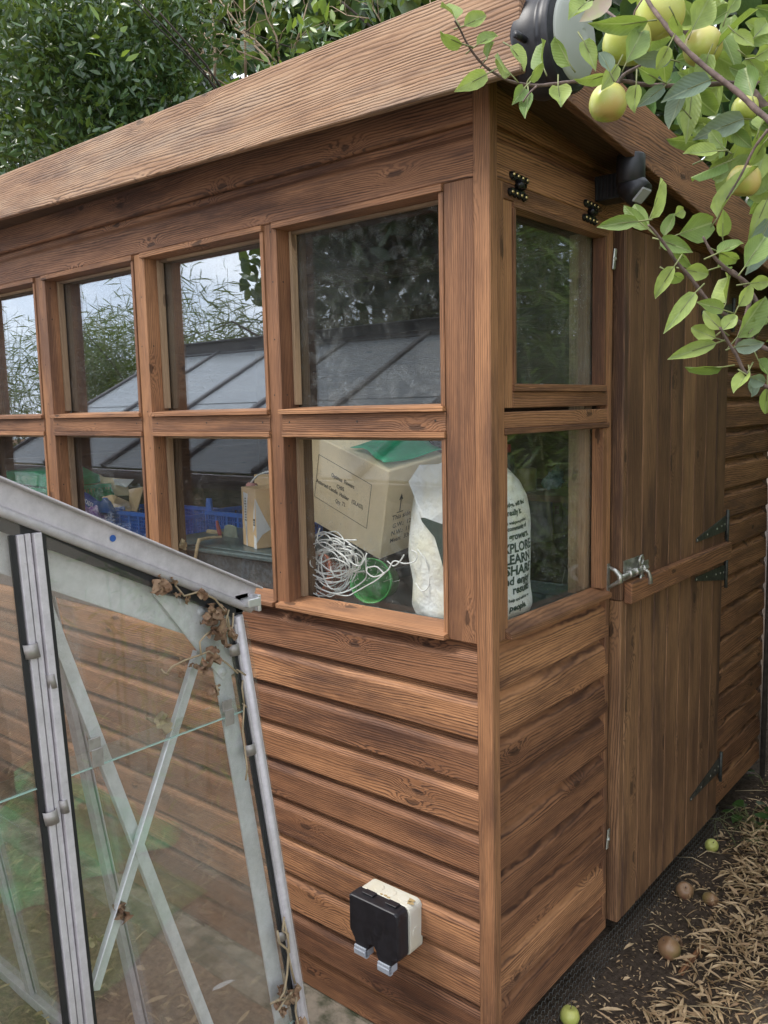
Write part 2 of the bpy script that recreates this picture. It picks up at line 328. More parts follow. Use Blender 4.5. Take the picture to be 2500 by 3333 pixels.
def cloud(name, mat, parent, pos, dirs, nor, Ls, Ws, bend=.15, fold=.12, hi=False, origin=None):
    """many leaves as one mesh: pos base point, dirs unit length direction, nor approx normal"""
    N = len(pos); pos, dirs, nor = map(np.asarray, (pos, dirs, nor)); dirs = dirs/np.linalg.norm(dirs, axis=1)[:, None]
    side = np.cross(dirs, nor); side /= np.linalg.norm(side, axis=1)[:, None]+1e-9; up = np.cross(side, dirs)
    us = [0, .35, .7, 1.] if not hi else [0, .12, .3, .5, .7, .87, 1.]; wf = (lambda u: math.sin(math.pi*u**.8)**.8 if 0 < u < 1 else 0)
    tv = []
    for u in us:
        w = wf(u)*.5
        if w < 1e-3: tv.append((u, 0, 0))
        else: tv += [(u, -w, 1), (u, 0, 0), (u, w, 1)]
    idx = []; rows = []; k = 0
    for u in us:
        c = 1 if wf(u) < 1e-3 else 3; rows.append(list(range(k, k+c))); k += c
    fc = []
    for r0, r1 in zip(rows, rows[1:]):
        if len(r0) == 1: fc += [(r0[0], r1[0], r1[1]), (r0[0], r1[1], r1[2])]
        elif len(r1) == 1: fc += [(r0[0], r1[0], r0[1]), (r0[1], r1[0], r0[2])]
        else: fc += [(r0[0], r1[0], r1[1], r0[1]), (r0[1], r1[1], r1[2], r0[2])]
    tv = np.array(tv); V = len(tv); bd = rng.uniform(-.3, 1.5, N)*bend
    P = pos[:, None, :]+dirs[:, None, :]*(tv[None, :, 0:1]*Ls[:, None, None])+side[:, None, :]*(tv[None, :, 1:2]*Ws[:, None, None])
    P = P+up[:, None, :]*(tv[None, :, 2:3]*Ws[:, None, None]*fold-(tv[None, :, 0:1]**2)*(Ls*bd)[:, None, None])
    rnd = rng.random(N)
    G = np.stack([np.repeat(rnd, V), np.tile(tv[:, 0], N), np.tile(tv[:, 1]*2, N)], 1)
    me = bpy.data.meshes.new(name); L = np.array(parent['_o']) if parent is not None else (np.zeros(3) if origin is None else np.asarray(origin, float))
    allf = []
    F = [np.array(f) for f in fc]; offs = np.arange(N)*V
    vv = P.reshape(-1, 3)-L
    faces = [tuple((f+o).tolist()) for o in offs for f in F]
    me.from_pydata(vv.tolist(), [], faces); me.update()
    a = me.attributes.new('gc', 'FLOAT_VECTOR', 'POINT'); a.data.foreach_set('vector', G.astype(np.float32).ravel())
    me.materials.append(M[mat]); me.polygons.foreach_set('use_smooth', [True]*len(me.polygons))
    o = bpy.data.objects.new(name, me); COL.objects.link(o); o.parent = parent; o['_o'] = L.tolist()
    if parent is None: o.location = tuple(L)
    return o
def rdir(n, zb=0.): v = rng.normal(size=(n, 3)); v[:, 2] += zb; return v/np.linalg.norm(v, axis=1)[:, None]
def text(name, s, mat, parent, size, fn, align='CENTER', extr=.0002, sx=1.):
    """real lettering, mapped by fn(x, y) -> xyz"""
    c = bpy.data.curves.new('t', 'FONT'); c.body = s; c.size = size; c.align_x = align; c.resolution_u = 2; c.offset = size*(.035 if mat == 'greenink' else .018)
    ob = bpy.data.objects.new('t', c); me = bpy.data.meshes.new_from_object(ob); bpy.data.objects.remove(ob); bpy.data.curves.remove(c)
    L = np.array(parent['_o'])
    for v in me.vertices:
        p = fn(v.co.x*sx, v.co.y); v.co = tuple(np.asarray(p)-L)
    me.materials.clear(); me.materials.append(M[mat]); me.name = name
    o = bpy.data.objects.new(name, me); COL.objects.link(o); o.parent = parent; o['_o'] = L.tolist(); return o

# ================================================================== THE SHED
PT = .115; Z0 = 1.1327                                        # board pitch, lowest line of the sill course
SHED = thing('garden_shed', 'brown stained timber potting shed with a long row of windows and a split door', 'shed', (-1.6, 1.1, 0))
deck = lambda y: 2.40-.1265*y                                  # underside of the pent roof
PROF = [(.0015, .0015), (.003, .004), (.0005, .079), (-.002, .0845), (-.007, .0900), (-.0130, .0945), (-.0175, .0995), (-.0190, .105), (-.0190, PT+.006), (-.026, PT+.006), (-.026, -.002), (-.004, -.002)]
def shiplap_front(mb, x0, x1, zb, nails=True, top=None):
    poly = [(d, min(zb+z, top) if top else zb+z) for d, z in PROF]
    mb.prism(poly, lambda a, d, z: (a, -d, z), x0, x1, 'x')
    if nails:
        mb.cur = 1
        for nx in (x1-.035, x1-.37, x1-.83, x1-1.28, x1-1.74, x1-2.2):
            for dz in (.022, .066):
                if x0+.02 < nx < x1 and random.random() < .9:
                    nx2 = nx+random.uniform(-.006, .006); z = zb+dz+random.uniform(-.005, .005); r = random.uniform(.0026, .0040)
                    mb.add([(nx2+r*math.cos(t), -.0006, z+r*math.sin(t)) for t in np.linspace(0, 2*math.pi, 7)[:-1]], [tuple(range(6))])
        mb.cur = 0
def shiplap_end(mb, y0, y1, zb, nails=True, x=-.0165):
    mb.prism([(d, zb+z) for d, z in PROF], lambda a, d, z: (x+d, a, z), y0, y1, 'y')
    if nails:
        mb.cur = 1
        for ny in (y0+.018, y1-.02):
            for dz in (.022, .066):
                z = zb+dz+random.uniform(-.005, .005); r = .0028; ny2 = ny+random.uniform(-.004, .004)
                mb.add([(x+.0006, ny2+r*math.cos(t), z+r*math.sin(t)) for t in np.linspace(0, 2*math.pi, 7)[:-1]], [tuple(range(6))])
        mb.cur = 0
XL = -3.24
mb = MB()
for k in range(9):
    z = Z0-PT*(k+1); shiplap_front(mb, XL, -.0438, z, top=1.139 if k == 0 else None)
mb.build('front_cladding', ['clad', 'nail'], SHED, .0012)
mb = MB(); shiplap_front(mb, XL, -.0438, 2.196); shiplap_front(mb, XL, -.0438, 2.317, top=2.43); mb.build('header_cladding', ['clad', 'nail'], SHED, .0012)
mb = MB(); mb.box(XL, -.03, .012, .04, -.022, .112, 'x'); mb.build('plinth_board', 'clad', SHED, .002)
mb = MB()
for k in range(9):
    z = Z0-PT*(k+1)
    shiplap_end(mb, .028, .645, z)
mb.build('end_cladding', ['clad', 'nail'], SHED, .0012); mb = MB()
for k in range(19):
    z = Z0+.1215-PT*(k-8.95)
    z = .0977+PT*k
    if z+PT < deck(2.2): shiplap_end(mb, 1.600, 2.2174, z)
mb.build('far_end_cladding', ['clad', 'nail'], SHED, .0012)
mb = MB(); shiplap_end(mb, .028, 1.60, 2.196); shiplap_end(mb, .028, .70, 2.317); shiplap_end(mb, .028, .3, 2.43-.115+.12)
mb.build('gable_cladding', ['clad', 'nail'], SHED, .0012)
mb = MB(); mb.prism([(.04, .1), (2.2, .1), (2.2, deck(2.2)), (1.6, deck(1.6)), (1.6, 2.2), (.64, 2.2), (.64, 1.139), (.04, 1.139)], lambda a, y, z: (a, y, z), -.062, -.038, 'y')
mb.prism([(.04, 2.196), (1.62, 2.196), (1.62, deck(1.62)), (.04, deck(.04))], lambda a, y, z: (a, y, z), -.063, -.0385, 'y')
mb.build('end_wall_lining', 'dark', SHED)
mb = MB(); mb.box(-.0438, 0, -.004, .028, -.02, 2.40, 'z'); mb.build('corner_trim', 'frame', SHED, .002)
mb = MB(); mb.box(-.1251, -.0440, -.002, .05, 1.1395, 2.1955, 'z'); mb.build('corner_board', 'frame', SHED, .0015)
mb = MB(); mb.box(-.040, -.0125, .0285, .0735, 1.139, 2.1955, 'z'); mb.build('end_corner_board', 'frame', SHED, .0015)
mb = MB(); mb.box(XL, -.126, .03, .068, 1.09, 1.1385, 'x'); mb.build('sill_rail', 'frame', SHED)
OPEN = [(-.6793, -.1251), (-1.2851, -.7273), (-1.8948, -1.3382), (-2.505, -1.961), (-3.115, -2.571)]
for i in range(4):
    x0 = OPEN[i+1][1]; x1 = OPEN[i][0]
    mb = MB(); mb.box(x0, x1, 0., .066, 1.139, 2.1955, 'z')
    mb.cur = 1
    for z in (1.25, 1.43, 1.60, 1.72, 1.9, 2.05, 2.17):
        zz = z+random.uniform(-.02, .02); nx = (x0+x1)/2+random.uniform(-.008, .008)
        mb.add([(nx+.0024*math.cos(t), -.0006, zz+.0024*math.sin(t)) for t in np.linspace(0, 2*math.pi, 7)[:-1]], [tuple(range(6))])
        if random.random() < .6: mb.add([(x1+.0006, .02+.0026*math.cos(t), zz+.0026*math.sin(t)) for t in np.linspace(0, 2*math.pi, 7)[:-1]], [tuple(range(6))])
    mb.build('mullion', ['frame', 'nail'], SHED, .0015)
mb = MB(); mb.box(XL, -3.1155, 0., .066, 1.139, 2.1955, 'z'); mb.build('corner_board', 'frame', SHED, .0015)
for i, (x0, x1) in enumerate(OPEN):
    mb = MB(); mb.box(x0+.0005, x1-.0005, -.003, .066, 1.638, 1.685, 'x'); mb.cur = 1
    for nx in (x0+.03, (x0+x1)/2, x1-.03):
        mb.add([(nx+.003*math.cos(t), -.0036, 1.664+.003*math.sin(t)) for t in np.linspace(0, 2*math.pi, 7)[:-1]], [tuple(range(6))])
    mb.build('transom', ['frame', 'nail'], SHED, .0015)
    for lo, hi, nm in ((1.139, 1.638, 'lower'), (1.685, 2.196, 'upper')):
        mb = MB()
        if nm == 'lower':
            mb.prism([(-.022, lo+.0005), (.066, lo+.0005), (.066, lo+.026), (-.022, lo+.013)], lambda a, y, z: (a, y, z), x0-(.035 if i == 0 else .02), x1-.001, 'x')
            mb.box(x0+.001, x1-.001, -.008, .066, hi-.015, hi-.0005, 'x')
        else:
            mb.prism([(-.014, lo+.0005), (.066, lo+.0005), (.066, lo+.019), (-.014, lo+.013)], lambda a, y, z: (a, y, z), x0-.004, x1-.001, 'x')
            mb.box(x0-.01, x1-.001, -.009, .066, hi-.016, hi-.0005, 'x')
        mb.box(x1-.0135, x1-.0005, -.004, .066, lo+.014, hi-.0165, 'z')
        fr = mb.build('window_bead', 'frame', SHED, .001)
        mb = MB(); mb.box(x0+.0005, x0+.011, .046, .067, lo+.026, hi-.017, 'z'); mb.box(x0+.001, x1-.001, .05, .0675, hi-.024, hi-.0165, 'x')
        mb.build('glazing_bead', 'pale', fr, .0008)
        mb = MB(); mb.box(x0-.01, x1+.01, .070, .074, lo+.002, hi-.002)
        web = {(0, 'upper'): 'paneweb'}.get((i, nm), 'panelow' if nm == 'lower' else 'pane')
        mb.build('pane', web, fr)
# inner posts behind the glass
mb = MB()
for x in (-.10, -.70, -1.31, -1.93, -2.54, -3.18): mb.box(x-.022, x+.022, .0755, .11, 1.10, 2.30, 'z')
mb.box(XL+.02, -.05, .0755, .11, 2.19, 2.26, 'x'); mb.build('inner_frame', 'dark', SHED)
# end window: top-hung sash above, fixed light below
sash = MB(); X = -.0165
sash.box(-.05, X, .0745, .1165, 1.69, 2.159, 'z'); sash.box(-.05, X, .607, .6255, 1.729, 2.159, 'z'); sash.box(-.05, X+.002, .0745, .6255, 2.160, 2.1955, 'y')
sash.box(-.05, X+.001, .117, .6255, 1.690, 1.7285, 'y'); sash = sash.build('window_sash', 'frame', SHED, .0015)
mb = MB(); mb.box(-.05, X+.004, .117, .128, 1.747, 2.146, 'z'); mb.box(-.05, X+.004, .596, .6065, 1.747, 2.146, 'z'); mb.box(-.05, X+.005, .117, .6065, 2.1465, 2.1595, 'y'); mb.box(-.05, X+.007, .115, .609, 1.729, 1.7465, 'y')
mb.build('glazing_bead', 'frame', sash, .001)
mb = MB(); mb.box(-.057, -.053, .10, .615, 1.71, 2.17); mb.build('pane', 'paneend', sash)
def butt_hinge(y):
    mb = MB()
    for zc, sg in ((2.213, 1), (2.180, -1)):
        for j in range(4):
            yy = y-.030+j*.020-(.006 if sg < 0 else 0); mb.lathe([(0, -.001), (.0095, 0), (.0095, .007), (.007, .012), (0, .012)], (X-.001, yy, zc+sg*.002-j*.001), (1, 0, 0), 8)
        mb.box(X-.001, X+.006, y-.030, y+.026, zc-.008, zc+.008)
    mb.smooth = True; mb.tube([(X+.010, y-.013, 2.197), (X+.010, y+.013, 2.196)], .0095, 8); mb.smooth = False
    mb.cur = 1
    for zc, sg in ((2.214, 1), (2.179, -1)):
        for j in range(4):
            yy = y-.030+j*.020-(.006 if sg < 0 else 0); mb.lathe([(0, .0122), (.004, .0122), (.003, .0145), (0, .0145)], (X-.001, yy, zc+sg*.002-j*.001), (1, 0, 0), 6)
    return mb.build('hinge', ['blackiron', 'brass'], sash)
butt_hinge(.138); butt_hinge(.505)
mb = MB(); mb.box(-.06, X+.001, .0745, .6255, 1.6425, 1.6805, 'y'); mb.box(-.06, X+.005, .076, .632, 1.628, 1.642, 'y'); mb.build('transom', 'frame', SHED, .0015)
mb = MB(); mb.box(-.05, X+.001, .0745, .0905, 1.163, 1.627, 'z'); mb.box(-.05, X+.001, .600, .6255, 1.167, 1.627, 'z')
mb.prism([(-.05, 1.1395), (X+.020, 1.1395), (X+.020, 1.154), (-.05, 1.168)], lambda a, x, z: (x, a, z), .075, .628, 'y')
fr = mb.build('window_frame', 'frame', SHED, .0015)
mb = MB(); mb.box(-.057, -.053, .07, .615, 1.15, 1.635); mb.build('pane', 'panelow', fr)
mb = MB(); mb.box(-.11, -.0585, .575, .618, 1.15, 2.16, 'z'); mb.build('inner_post', 'pale', SHED, .001)
mb = MB(); mb.box(-.05, X+.002, .6265, .6495, .10, 2.1955, 'z'); mb.build('door_post', 'frame', SHED, .0015)
mb = MB(); mb.box(-.055, -.045, .65, 1.60, .09, 2.2, 'z'); mb.build('door_stop', 'dark', SHED)
# the two door leaves
def leaf(z0, z1, cut=0.):
    mb = MB(); y = .684
    ws = [.033]+[.1085]*8
    for i, w in enumerate(ws):
        y2 = min(y+w, 1.585); c = .0045
        mb.prism([(y+.0006, -.03), (y2-.0006, -.03), (y2-.0006, .006-c), (y2-.0006-c, .006), (y+.0006+c, .006), (y+.0006, .006-c)], lambda a, p, q: (q, p, a), z0, z1-cut*random.random(), 'z')
        y = y2
    return mb.build('door_leaf', 'door', SHED)
up = leaf(1.1195, 2.183); low = leaf(.104, 1.1165)
mb = MB(); mb.box(.0065, .032, .700, 1.602, 1.108, 1.171, 'y'); mb.build('ledge_rail', 'clad', up, .003)
def strap(par, z, flip=1):
    mb = MB(); mb.prism([(1.292, z-.006), (1.60, z+(-.004 if flip > 0 else -.055)), (1.60, z+(.055 if flip > 0 else .004)), (1.292, z+.008)], lambda a, y, zz: (a, y, zz), .0065, .0095)
    mb.smooth = True; mb.tube([(.012, 1.6085, z+(-.045 if flip > 0 else -.085)), (.012, 1.6085, z+(.075 if flip > 0 else .05))], .0065, 8); mb.smooth = False
    mb.box(.000, .004, 1.615, 1.65, z-.04, z+.04); mb.cur = 1
    for yy in (1.30, 1.40, 1.50, 1.55, 1.585):
        zz = z+((yy-1.292)/.31)*(.024*flip if flip > 0 else -.024); mb.lathe([(.0045, 0), (.003, .0016), (0, .0018)], (.0096, yy, zz), (1, 0, 0), 7)
    return mb.build('hinge', ['darkiron', 'zinc'], par, .0006)
strap(up, 1.215); strap(up, 1.990); strap(low, 1.078, -1); strap(low, .268)
# sliding bolt on the upper leaf
mb = MB(); mb.box(.0065, .0085, .695, .838, 1.176, 1.236); mb.box(.0085, .0105, .826, .872, 1.196, 1.214)
for yy in (.715, .760, .815): mb.smooth = True; mb.tube([(.018, yy-.009, 1.196), (.018, yy+.009, 1.196)], .0115, 12); mb.smooth = False
mb.tube([(.018, .655, 1.196), (.018, .845, 1.196)], .0068, 12)
mb.tube([(.018, .808, 1.196), (.033, .815, 1.188), (.036, .822, 1.168), (.034, .826, 1.150)], [.006, .006, .0075, .009], 8)
def ring(y, z, R=.0135, x=.020):
    pts = [(x, y+R*math.cos(t), z+R*math.sin(t)) for t in np.linspace(0, 2*math.pi, 17)]; mb.tube(pts, .0045, 6)
ring(.792, 1.224); ring(.800, 1.164); mb.tube([(.019, .79, 1.212), (.019, .80, 1.178)], .006, 6)
mb.build('bolt', 'zinc', up, .0005)
def keeper(z, par=SHED):
    mb = MB(); mb.box(-.015, -.0125, .630, .648, z-.055, z+.04)
    pts = [(-.012, .640, z+.03), (.006, .640, z+.022), (.020, .642, z+.008), (.022, .642, z-.008), (.006, .641, z-.018), (-.012, .640, z-.03)]
    mb.tube(pts, [.005, .006, .0085, .0085, .006, .005], 8); mb.build('bolt_keeper', 'zinc', par)
keeper(1.195)
for z, nm in ((2.093, 'turn_button'), (.389, 'turn_button')):
    mb = MB(); mb.obox((-.012, .633, z-.03), (.005, 0, 0), (0, .016, 0), (0, .012, .060)); mb.lathe([(.007, 0), (.005, .004), (0, .004)], (-.007, .646, z), (1, 0, 0), 8); mb.build(nm, 'zinc', SHED, .003)
# roof, fascia and barge board
mb = MB(); mb.prism([(-.097, deck(-.097)+.001), (2.33, deck(2.33)), (2.33, deck(2.33)+.018), (-.097, deck(-.097)+.019)], lambda a, y, z: (a, y, z), XL-.1, .095, 'y'); roof = mb.build('roof', 'dark', SHED)
mb = MB(); mb.prism([(-.0965, deck(-.0965)+.020), (2.34, deck(2.34)+.0185), (2.34, deck(2.34)+.024), (-.0965, deck(-.0965)+.026)], lambda a, y, z: (a, y, z), XL-.1, .094, 'y'); mb.build('roofing_felt', 'felt', roof)
mb = MB(); v = [(-3.4, -.12, 2.425), (.146, -.12, 2.336), (.146, -.098, 2.336), (-3.4, -.098, 2.425), (-3.4, -.12, 2.530), (.146, -.12, 2.524), (.146, -.098, 2.524), (-3.4, -.098, 2.530)]
v[0] = (-3.4, -.12, 2.42); v[3] = (-3.4, -.098, 2.42)
mb.add(v, [(0, 3, 2, 1), (4, 5, 6, 7), (0, 1, 5, 4), (1, 2, 6, 5), (2, 3, 7, 6), (3, 0, 4, 7)], mb.grain(v, 'x'), .5); mb.build('fascia_board', 'fascia', SHED, .003)
mb = MB(); bb = lambda y: 2.3126-.128*(y-.403); bt = lambda y: 2.4437-.124*(y-.545)
mb.prism([(-.0975, bb(-.0975)), (2.34, bb(2.34)), (2.34, bt(2.34)), (-.0975, bt(-.0975)-.004)], lambda a, y, z: (a, y, z), .098, .120, 'y', .45); mb.build('barge_board', 'clad', SHED, .002)
mb = MB()
for y in (.35, 1.0, 1.65, 2.2): mb.box(XL, -.07, y, y+.04, deck(y+.04)-.07, deck(y+.04)-.003, 'x')
mb.build('rafter', 'dark', roof)
# the rest of the carcass
mb = MB()
for k in range(19): mb.prism([(d, .0977+PT*k+z) for d, z in PROF], lambda a, d, z: (a, 2.2175+d, z), XL, -.0165, 'x')
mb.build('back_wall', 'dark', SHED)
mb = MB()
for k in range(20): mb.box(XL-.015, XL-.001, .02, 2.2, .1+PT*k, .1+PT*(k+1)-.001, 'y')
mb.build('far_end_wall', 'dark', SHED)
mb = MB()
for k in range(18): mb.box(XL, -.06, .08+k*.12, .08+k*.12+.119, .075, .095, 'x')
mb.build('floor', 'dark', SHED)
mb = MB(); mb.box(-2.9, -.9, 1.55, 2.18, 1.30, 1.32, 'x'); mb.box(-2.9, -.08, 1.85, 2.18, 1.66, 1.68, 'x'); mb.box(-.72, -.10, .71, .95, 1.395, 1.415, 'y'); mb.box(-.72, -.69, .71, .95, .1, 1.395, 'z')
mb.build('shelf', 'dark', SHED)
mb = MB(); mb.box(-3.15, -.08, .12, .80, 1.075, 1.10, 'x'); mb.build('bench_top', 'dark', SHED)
for x in (-3.0, -1.7, -.3):
    for y in (.16, .74): mb = MB(); mb.box(x-.03, x+.03, y-.03, y+.03, .096, 1.0745, 'z'); mb.build('bench_leg', 'dark', SHED)

# ================================================================== THE GREENHOUSE
RZ = lambda y: 1.378+.512*(-.75-y)                            # rake line (underside) on the shed side, y from -.75 to the ridge
YR = -2.10; YE = -.752; YB = -.552; GX = 0.
ly = lambda z: YB+(YE-YB)*(z/1.378)                           # leaning side wall
GH = thing('greenhouse', 'weathered aluminium greenhouse with sloping sides, its glazed gable end beside the shed', 'greenhouse', (GX, -1.33, 0))
def gx(y, z, x=0.): return np.array([GX+x, y, z])
my = lambda y: 2*YR-y
def rake_bar(mirror=False, x=0., end=False):
    F = my if mirror else (lambda y: y); mb = MB(); p, q = (-.734, YR)
    a = gx(p, RZ(p), x); b = gx(q, RZ(q), x); n = nrm(b-a); up = np.cross(n, (1, 0, 0)); up = up if up[2] > 0 else -up
    def strip(x0, x1, h0, h1): mb.obox(a+up*h0+np.array([x0, 0, 0]), b-a, np.array([x1-x0, 0, 0]), up*(h1-h0))
    strip(-.004, .0, .012, .044); strip(-.004, .016, .044, .047); strip(-.004, .006, .008, .012)
    mb.smooth = True; mb.tube([a+up*.0085+np.array([.003, 0, 0]), b+up*.0085+np.array([.003, 0, 0])], .0068, 8); mb.smooth = False
    strip(-.03, -.004, .030, .033)
    if mirror: mb.v = [(v[0], 2*YR-v[1], v[2]) for v in mb.v]; mb.f = [f[::-1] for f in mb.f]
    return mb
rb = rake_bar(); rb = rb.build('rake_bar', 'alu', GH, .0008)
mb = MB(); c0 = at(367, 1752, 'x', .001); mb.lathe([(.0048, 0), (.0048, .0006), (0, .0006)], c0, (1, 0, 0), 14); mb.build('bolt_hole', 'bluebox', rb)
rake_bar(True).build('rake_bar', 'alu', GH, .0008)
def along(y0, y1, h0, h1, x0, x1, mb, F=1):
    a = gx(y0, RZ(y0)); b = gx(y1, RZ(y1)); n = nrm(b-a); up = np.cross(n, (1, 0, 0)); up = up if up[2] > 0 else -up
    mb.obox(a+up*h0+np.array([x0, 0, 0]), b-a, np.array([x1-x0, 0, 0]), up*(h1-h0))
mb = MB(); along(-.745, YR, -.014, .003, -.006, .000, mb); mb.build('glazing_rubber', 'rubber', GH)
mb = MB(); along(-.745, YR, -.062, -.010, -.020, -.016, mb); mb.build('rake_strip', 'galv', GH, .0008)
# gusset plate and bolts
gp = [at(u, v, 'x', -.012) for u, v in [(490, 1925), (640, 2118), (722, 2212), (760, 2190), (775, 1985)]]
mb = MB(); n = len(gp); v = [p for p in gp]+[p+np.array([.003, 0, 0]) for p in gp]
mb.add(v, [tuple(range(n)), tuple(range(n, 2*n))[::-1]]+[(i, n+i, n+(i+1) % n, (i+1) % n) for i in range(n)]); gus = mb.build('gusset_plate', 'galv', GH, .0006)
for u, v in [(524, 1930), (592, 1955), (708, 2112), (725, 2186), (655, 1990), (712, 1985)]:
    c = at(u, v, 'x', -.009); mb = MB(); mb.smooth = True; mb.lathe([(.0072, 0), (.0066, .0022), (.004, .0034), (0, .0036)], c, (1, 0, 0), 12); mb.smooth = False
    mb.box(c[0]+.003, c[0]+.0042, c[1]-.0055, c[1]+.0055, c[2]-.0008, c[2]+.0008); mb.build('bolt', 'galv', gus)
# corner post (leaning) and its inner strip
def lean(mb, z0, z1, off0, off1, x0, x1):   # strip following the leaning edge, offsets in -y from the outer line
    v = [(x, ly(z)-o, z) for x in (GX+x0, GX+x1) for o in (off0, off1) for z in (z0, z1)]
    mb.add(v, [(0, 1, 3, 2), (4, 6, 7, 5), (0, 4, 5, 1), (2, 3, 7, 6), (0, 2, 6, 4), (1, 5, 7, 3)])
mb = MB(); mb.smooth = True
for o, r, xx in ((.0085, .0075, .003),): mb.tube([(GX+xx, ly(0)-o, 0), (GX+xx, ly(1.372)-o, 1.372)], r, 10)
mb.smooth = False; lean(mb, 0, 1.372, -.004, .0015, -.012, .003); lean(mb, 0, 1.36, .014, .019, -.004, .006)
post = mb.build('corner_post', 'alu', GH, .0006)
mb = MB(); lean(mb, 0, 1.355, .0195, .024, -.008, .002); mb.build('glazing_rubber', 'rubber', post)
mb = MB(); lean(mb, .02, 1.36, .026, .058, -.018, -.014); mb.build('inner_strip', 'galv', post, .0006)
def clip(y, z, w=.019, tilt=-.145):
    mb = MB(); n = 7; r = w/2
    pr = [(GX+.004+math.sin(t)*.0065, -math.cos(t)*r) for t in np.linspace(0, math.pi, n)]
    v = [];
    for h in (-.0095, .0095):
        for x, dy in pr: v.append((x, y+dy+tilt*h, z+h))
        for x, dy in pr: v.append((x-.0012, y+dy*.93+tilt*h, z+h))
    f = [(i, i+1, 2*n+i+1, 2*n+i) for i in range(n-1)]+[(n+i+1, n+i, 3*n+i, 3*n+i+1) for i in range(n-1)]+[(i+1, i, n+i, n+i+1) for i in range(n-1)]+[(2*n+i, 2*n+i+1, 3*n+i+1, 3*n+i) for i in range(n-1)]
    mb.smooth = True; mb.add(v, f); return mb.build('glazing_clip', 'clip', GH)
for u, v in [(768, 2115), (820, 2440), (921, 3045), (108, 2120), (172, 2217), (171, 2662), (213, 2625)]:
    p = at(u, v, 'x', .008); clip(p[1], p[2], .020 if u != 172 and u != 213 else .012)
# gable mullions
def mull(yt, yb, zt):
    mb = MB(); h = .024
    for o, w_, x0, x1 in ((-.0105, .009, .000, .006), (.000, .008, -.002, .0035), (.011, .011, .000, .0085), (0, .040, -.006, -.001), (0, .003, -.03, -.006)):
        mb.bar((GX+(x0+x1)/2, yb+o, 0.), (GX+(x0+x1)/2, yt+o, zt), x1-x0, w_, (0, 1, 0))
    o1 = mb.build('glazing_bar', 'alu', GH, .0012, 2)
    mb = MB()
    for o in (-.020, .0205): mb.bar((GX, yb+o, 0.), (GX, yt+o, zt), .005, .007, (0, 1, 0))
    mb.build('glazing_rubber', 'rubber', o1); return o1
mull(-1.094, -1.040, 1.548); mull(-1.70, -1.67, 1.86); mull(2*YR+1.70, 2*YR+1.67, 1.86); mull(2*YR+1.094, 2*YR+1.04, 1.55)
# diagonal braces behind the glass
def brace(p, q, x, w=.020):
    a = at(*p, 'x', x); b = at(*q, 'x', x); mb = MB(); mb.bar(a, b, w, .002, (1, 0, 0)); d = nrm(b-a); s = np.cross(d, (1, 0, 0)); mb.obox(a+s*w/2, b-a, (.010, 0, 0), s*.002)
    return mb.build('brace', 'galv', GH, .0004)
brace((112, 1880), (700, 3400), -.020); brace((646, 2120), (305, 3225), -.013)
# gable glass: two lapped panes in the bay, two in the next bay, sheets in the other bays
def gpane(poly, x, nm='pane'):
    n = len(poly); mb = MB(); v = [(GX+x, y, z) for y, z in poly]+[(GX+x+.003, y, z) for y, z in poly]
    mb.add(v, [tuple(range(n))[::-1], tuple(range(n, 2*n))]+[(i, (i+1) % n, n+(i+1) % n, n+i) for i in range(n)]); mb.build(nm, 'ghglass', GH)
    mb = MB(); a, b = poly[0], poly[1]; mb.box(GX+x, GX+x+.0032, a[1-1], b[0], a[1]-.0012, a[1]+.0004); mb.build('glass_edge', 'edge', GH)
_t = NT('polished_glass_edge'); M['edge'] = _t.out(_t.pri((.55, .75, .68), .2, spec=.8, Transmission_Weight=.5))
mu = lambda z: -1.040+(-1.094+1.040)*z/1.548
gpane([(mu(1.212)+.012, 1.212), (ly(1.212)-.022, 1.212), (ly(1.37)-.02, 1.372), (mu(1.5)+.01, RZ(mu(1.5))-.004)], -.0025)
gpane([(mu(.60)+.012, .605), (ly(.60)-.022, .605), (ly(1.235)-.022, 1.235), (mu(1.235)+.012, 1.235)], -.0065)
gpane([(mu(0)+.012, .02), (ly(0)-.022, .02), (ly(.62)-.022, .625), (mu(.62)+.012, .625)], -.0105)
gpane([(-1.68, 1.212), (mu(1.212)-.012, 1.212), (mu(1.5)-.01, RZ(-1.12)-.004), (-1.695, RZ(-1.695)-.004)], -.0025)
gpane([(-1.67, .605), (mu(.6)-.012, .605), (mu(1.235)-.012, 1.235), (-1.685, 1.235)], -.0065)
gpane([(-1.665, .02), (mu(0)-.012, .02), (mu(.62)-.012, .625), (-1.67, .625)], -.0105)
for u, v in [(748, 2325), (318, 2455)]:
    p = at(u, v, 'x', .002); mb = MB(); mb.box(.001, .0025, p[1]-.009, p[1]+.009, p[2]-.018, p[2]+.008); mb.box(-.002, .001, p[1]-.012, p[1]+.007, p[2]+.006, p[2]+.024); mb.build('lap_clip', 'clip', GH, .0006)
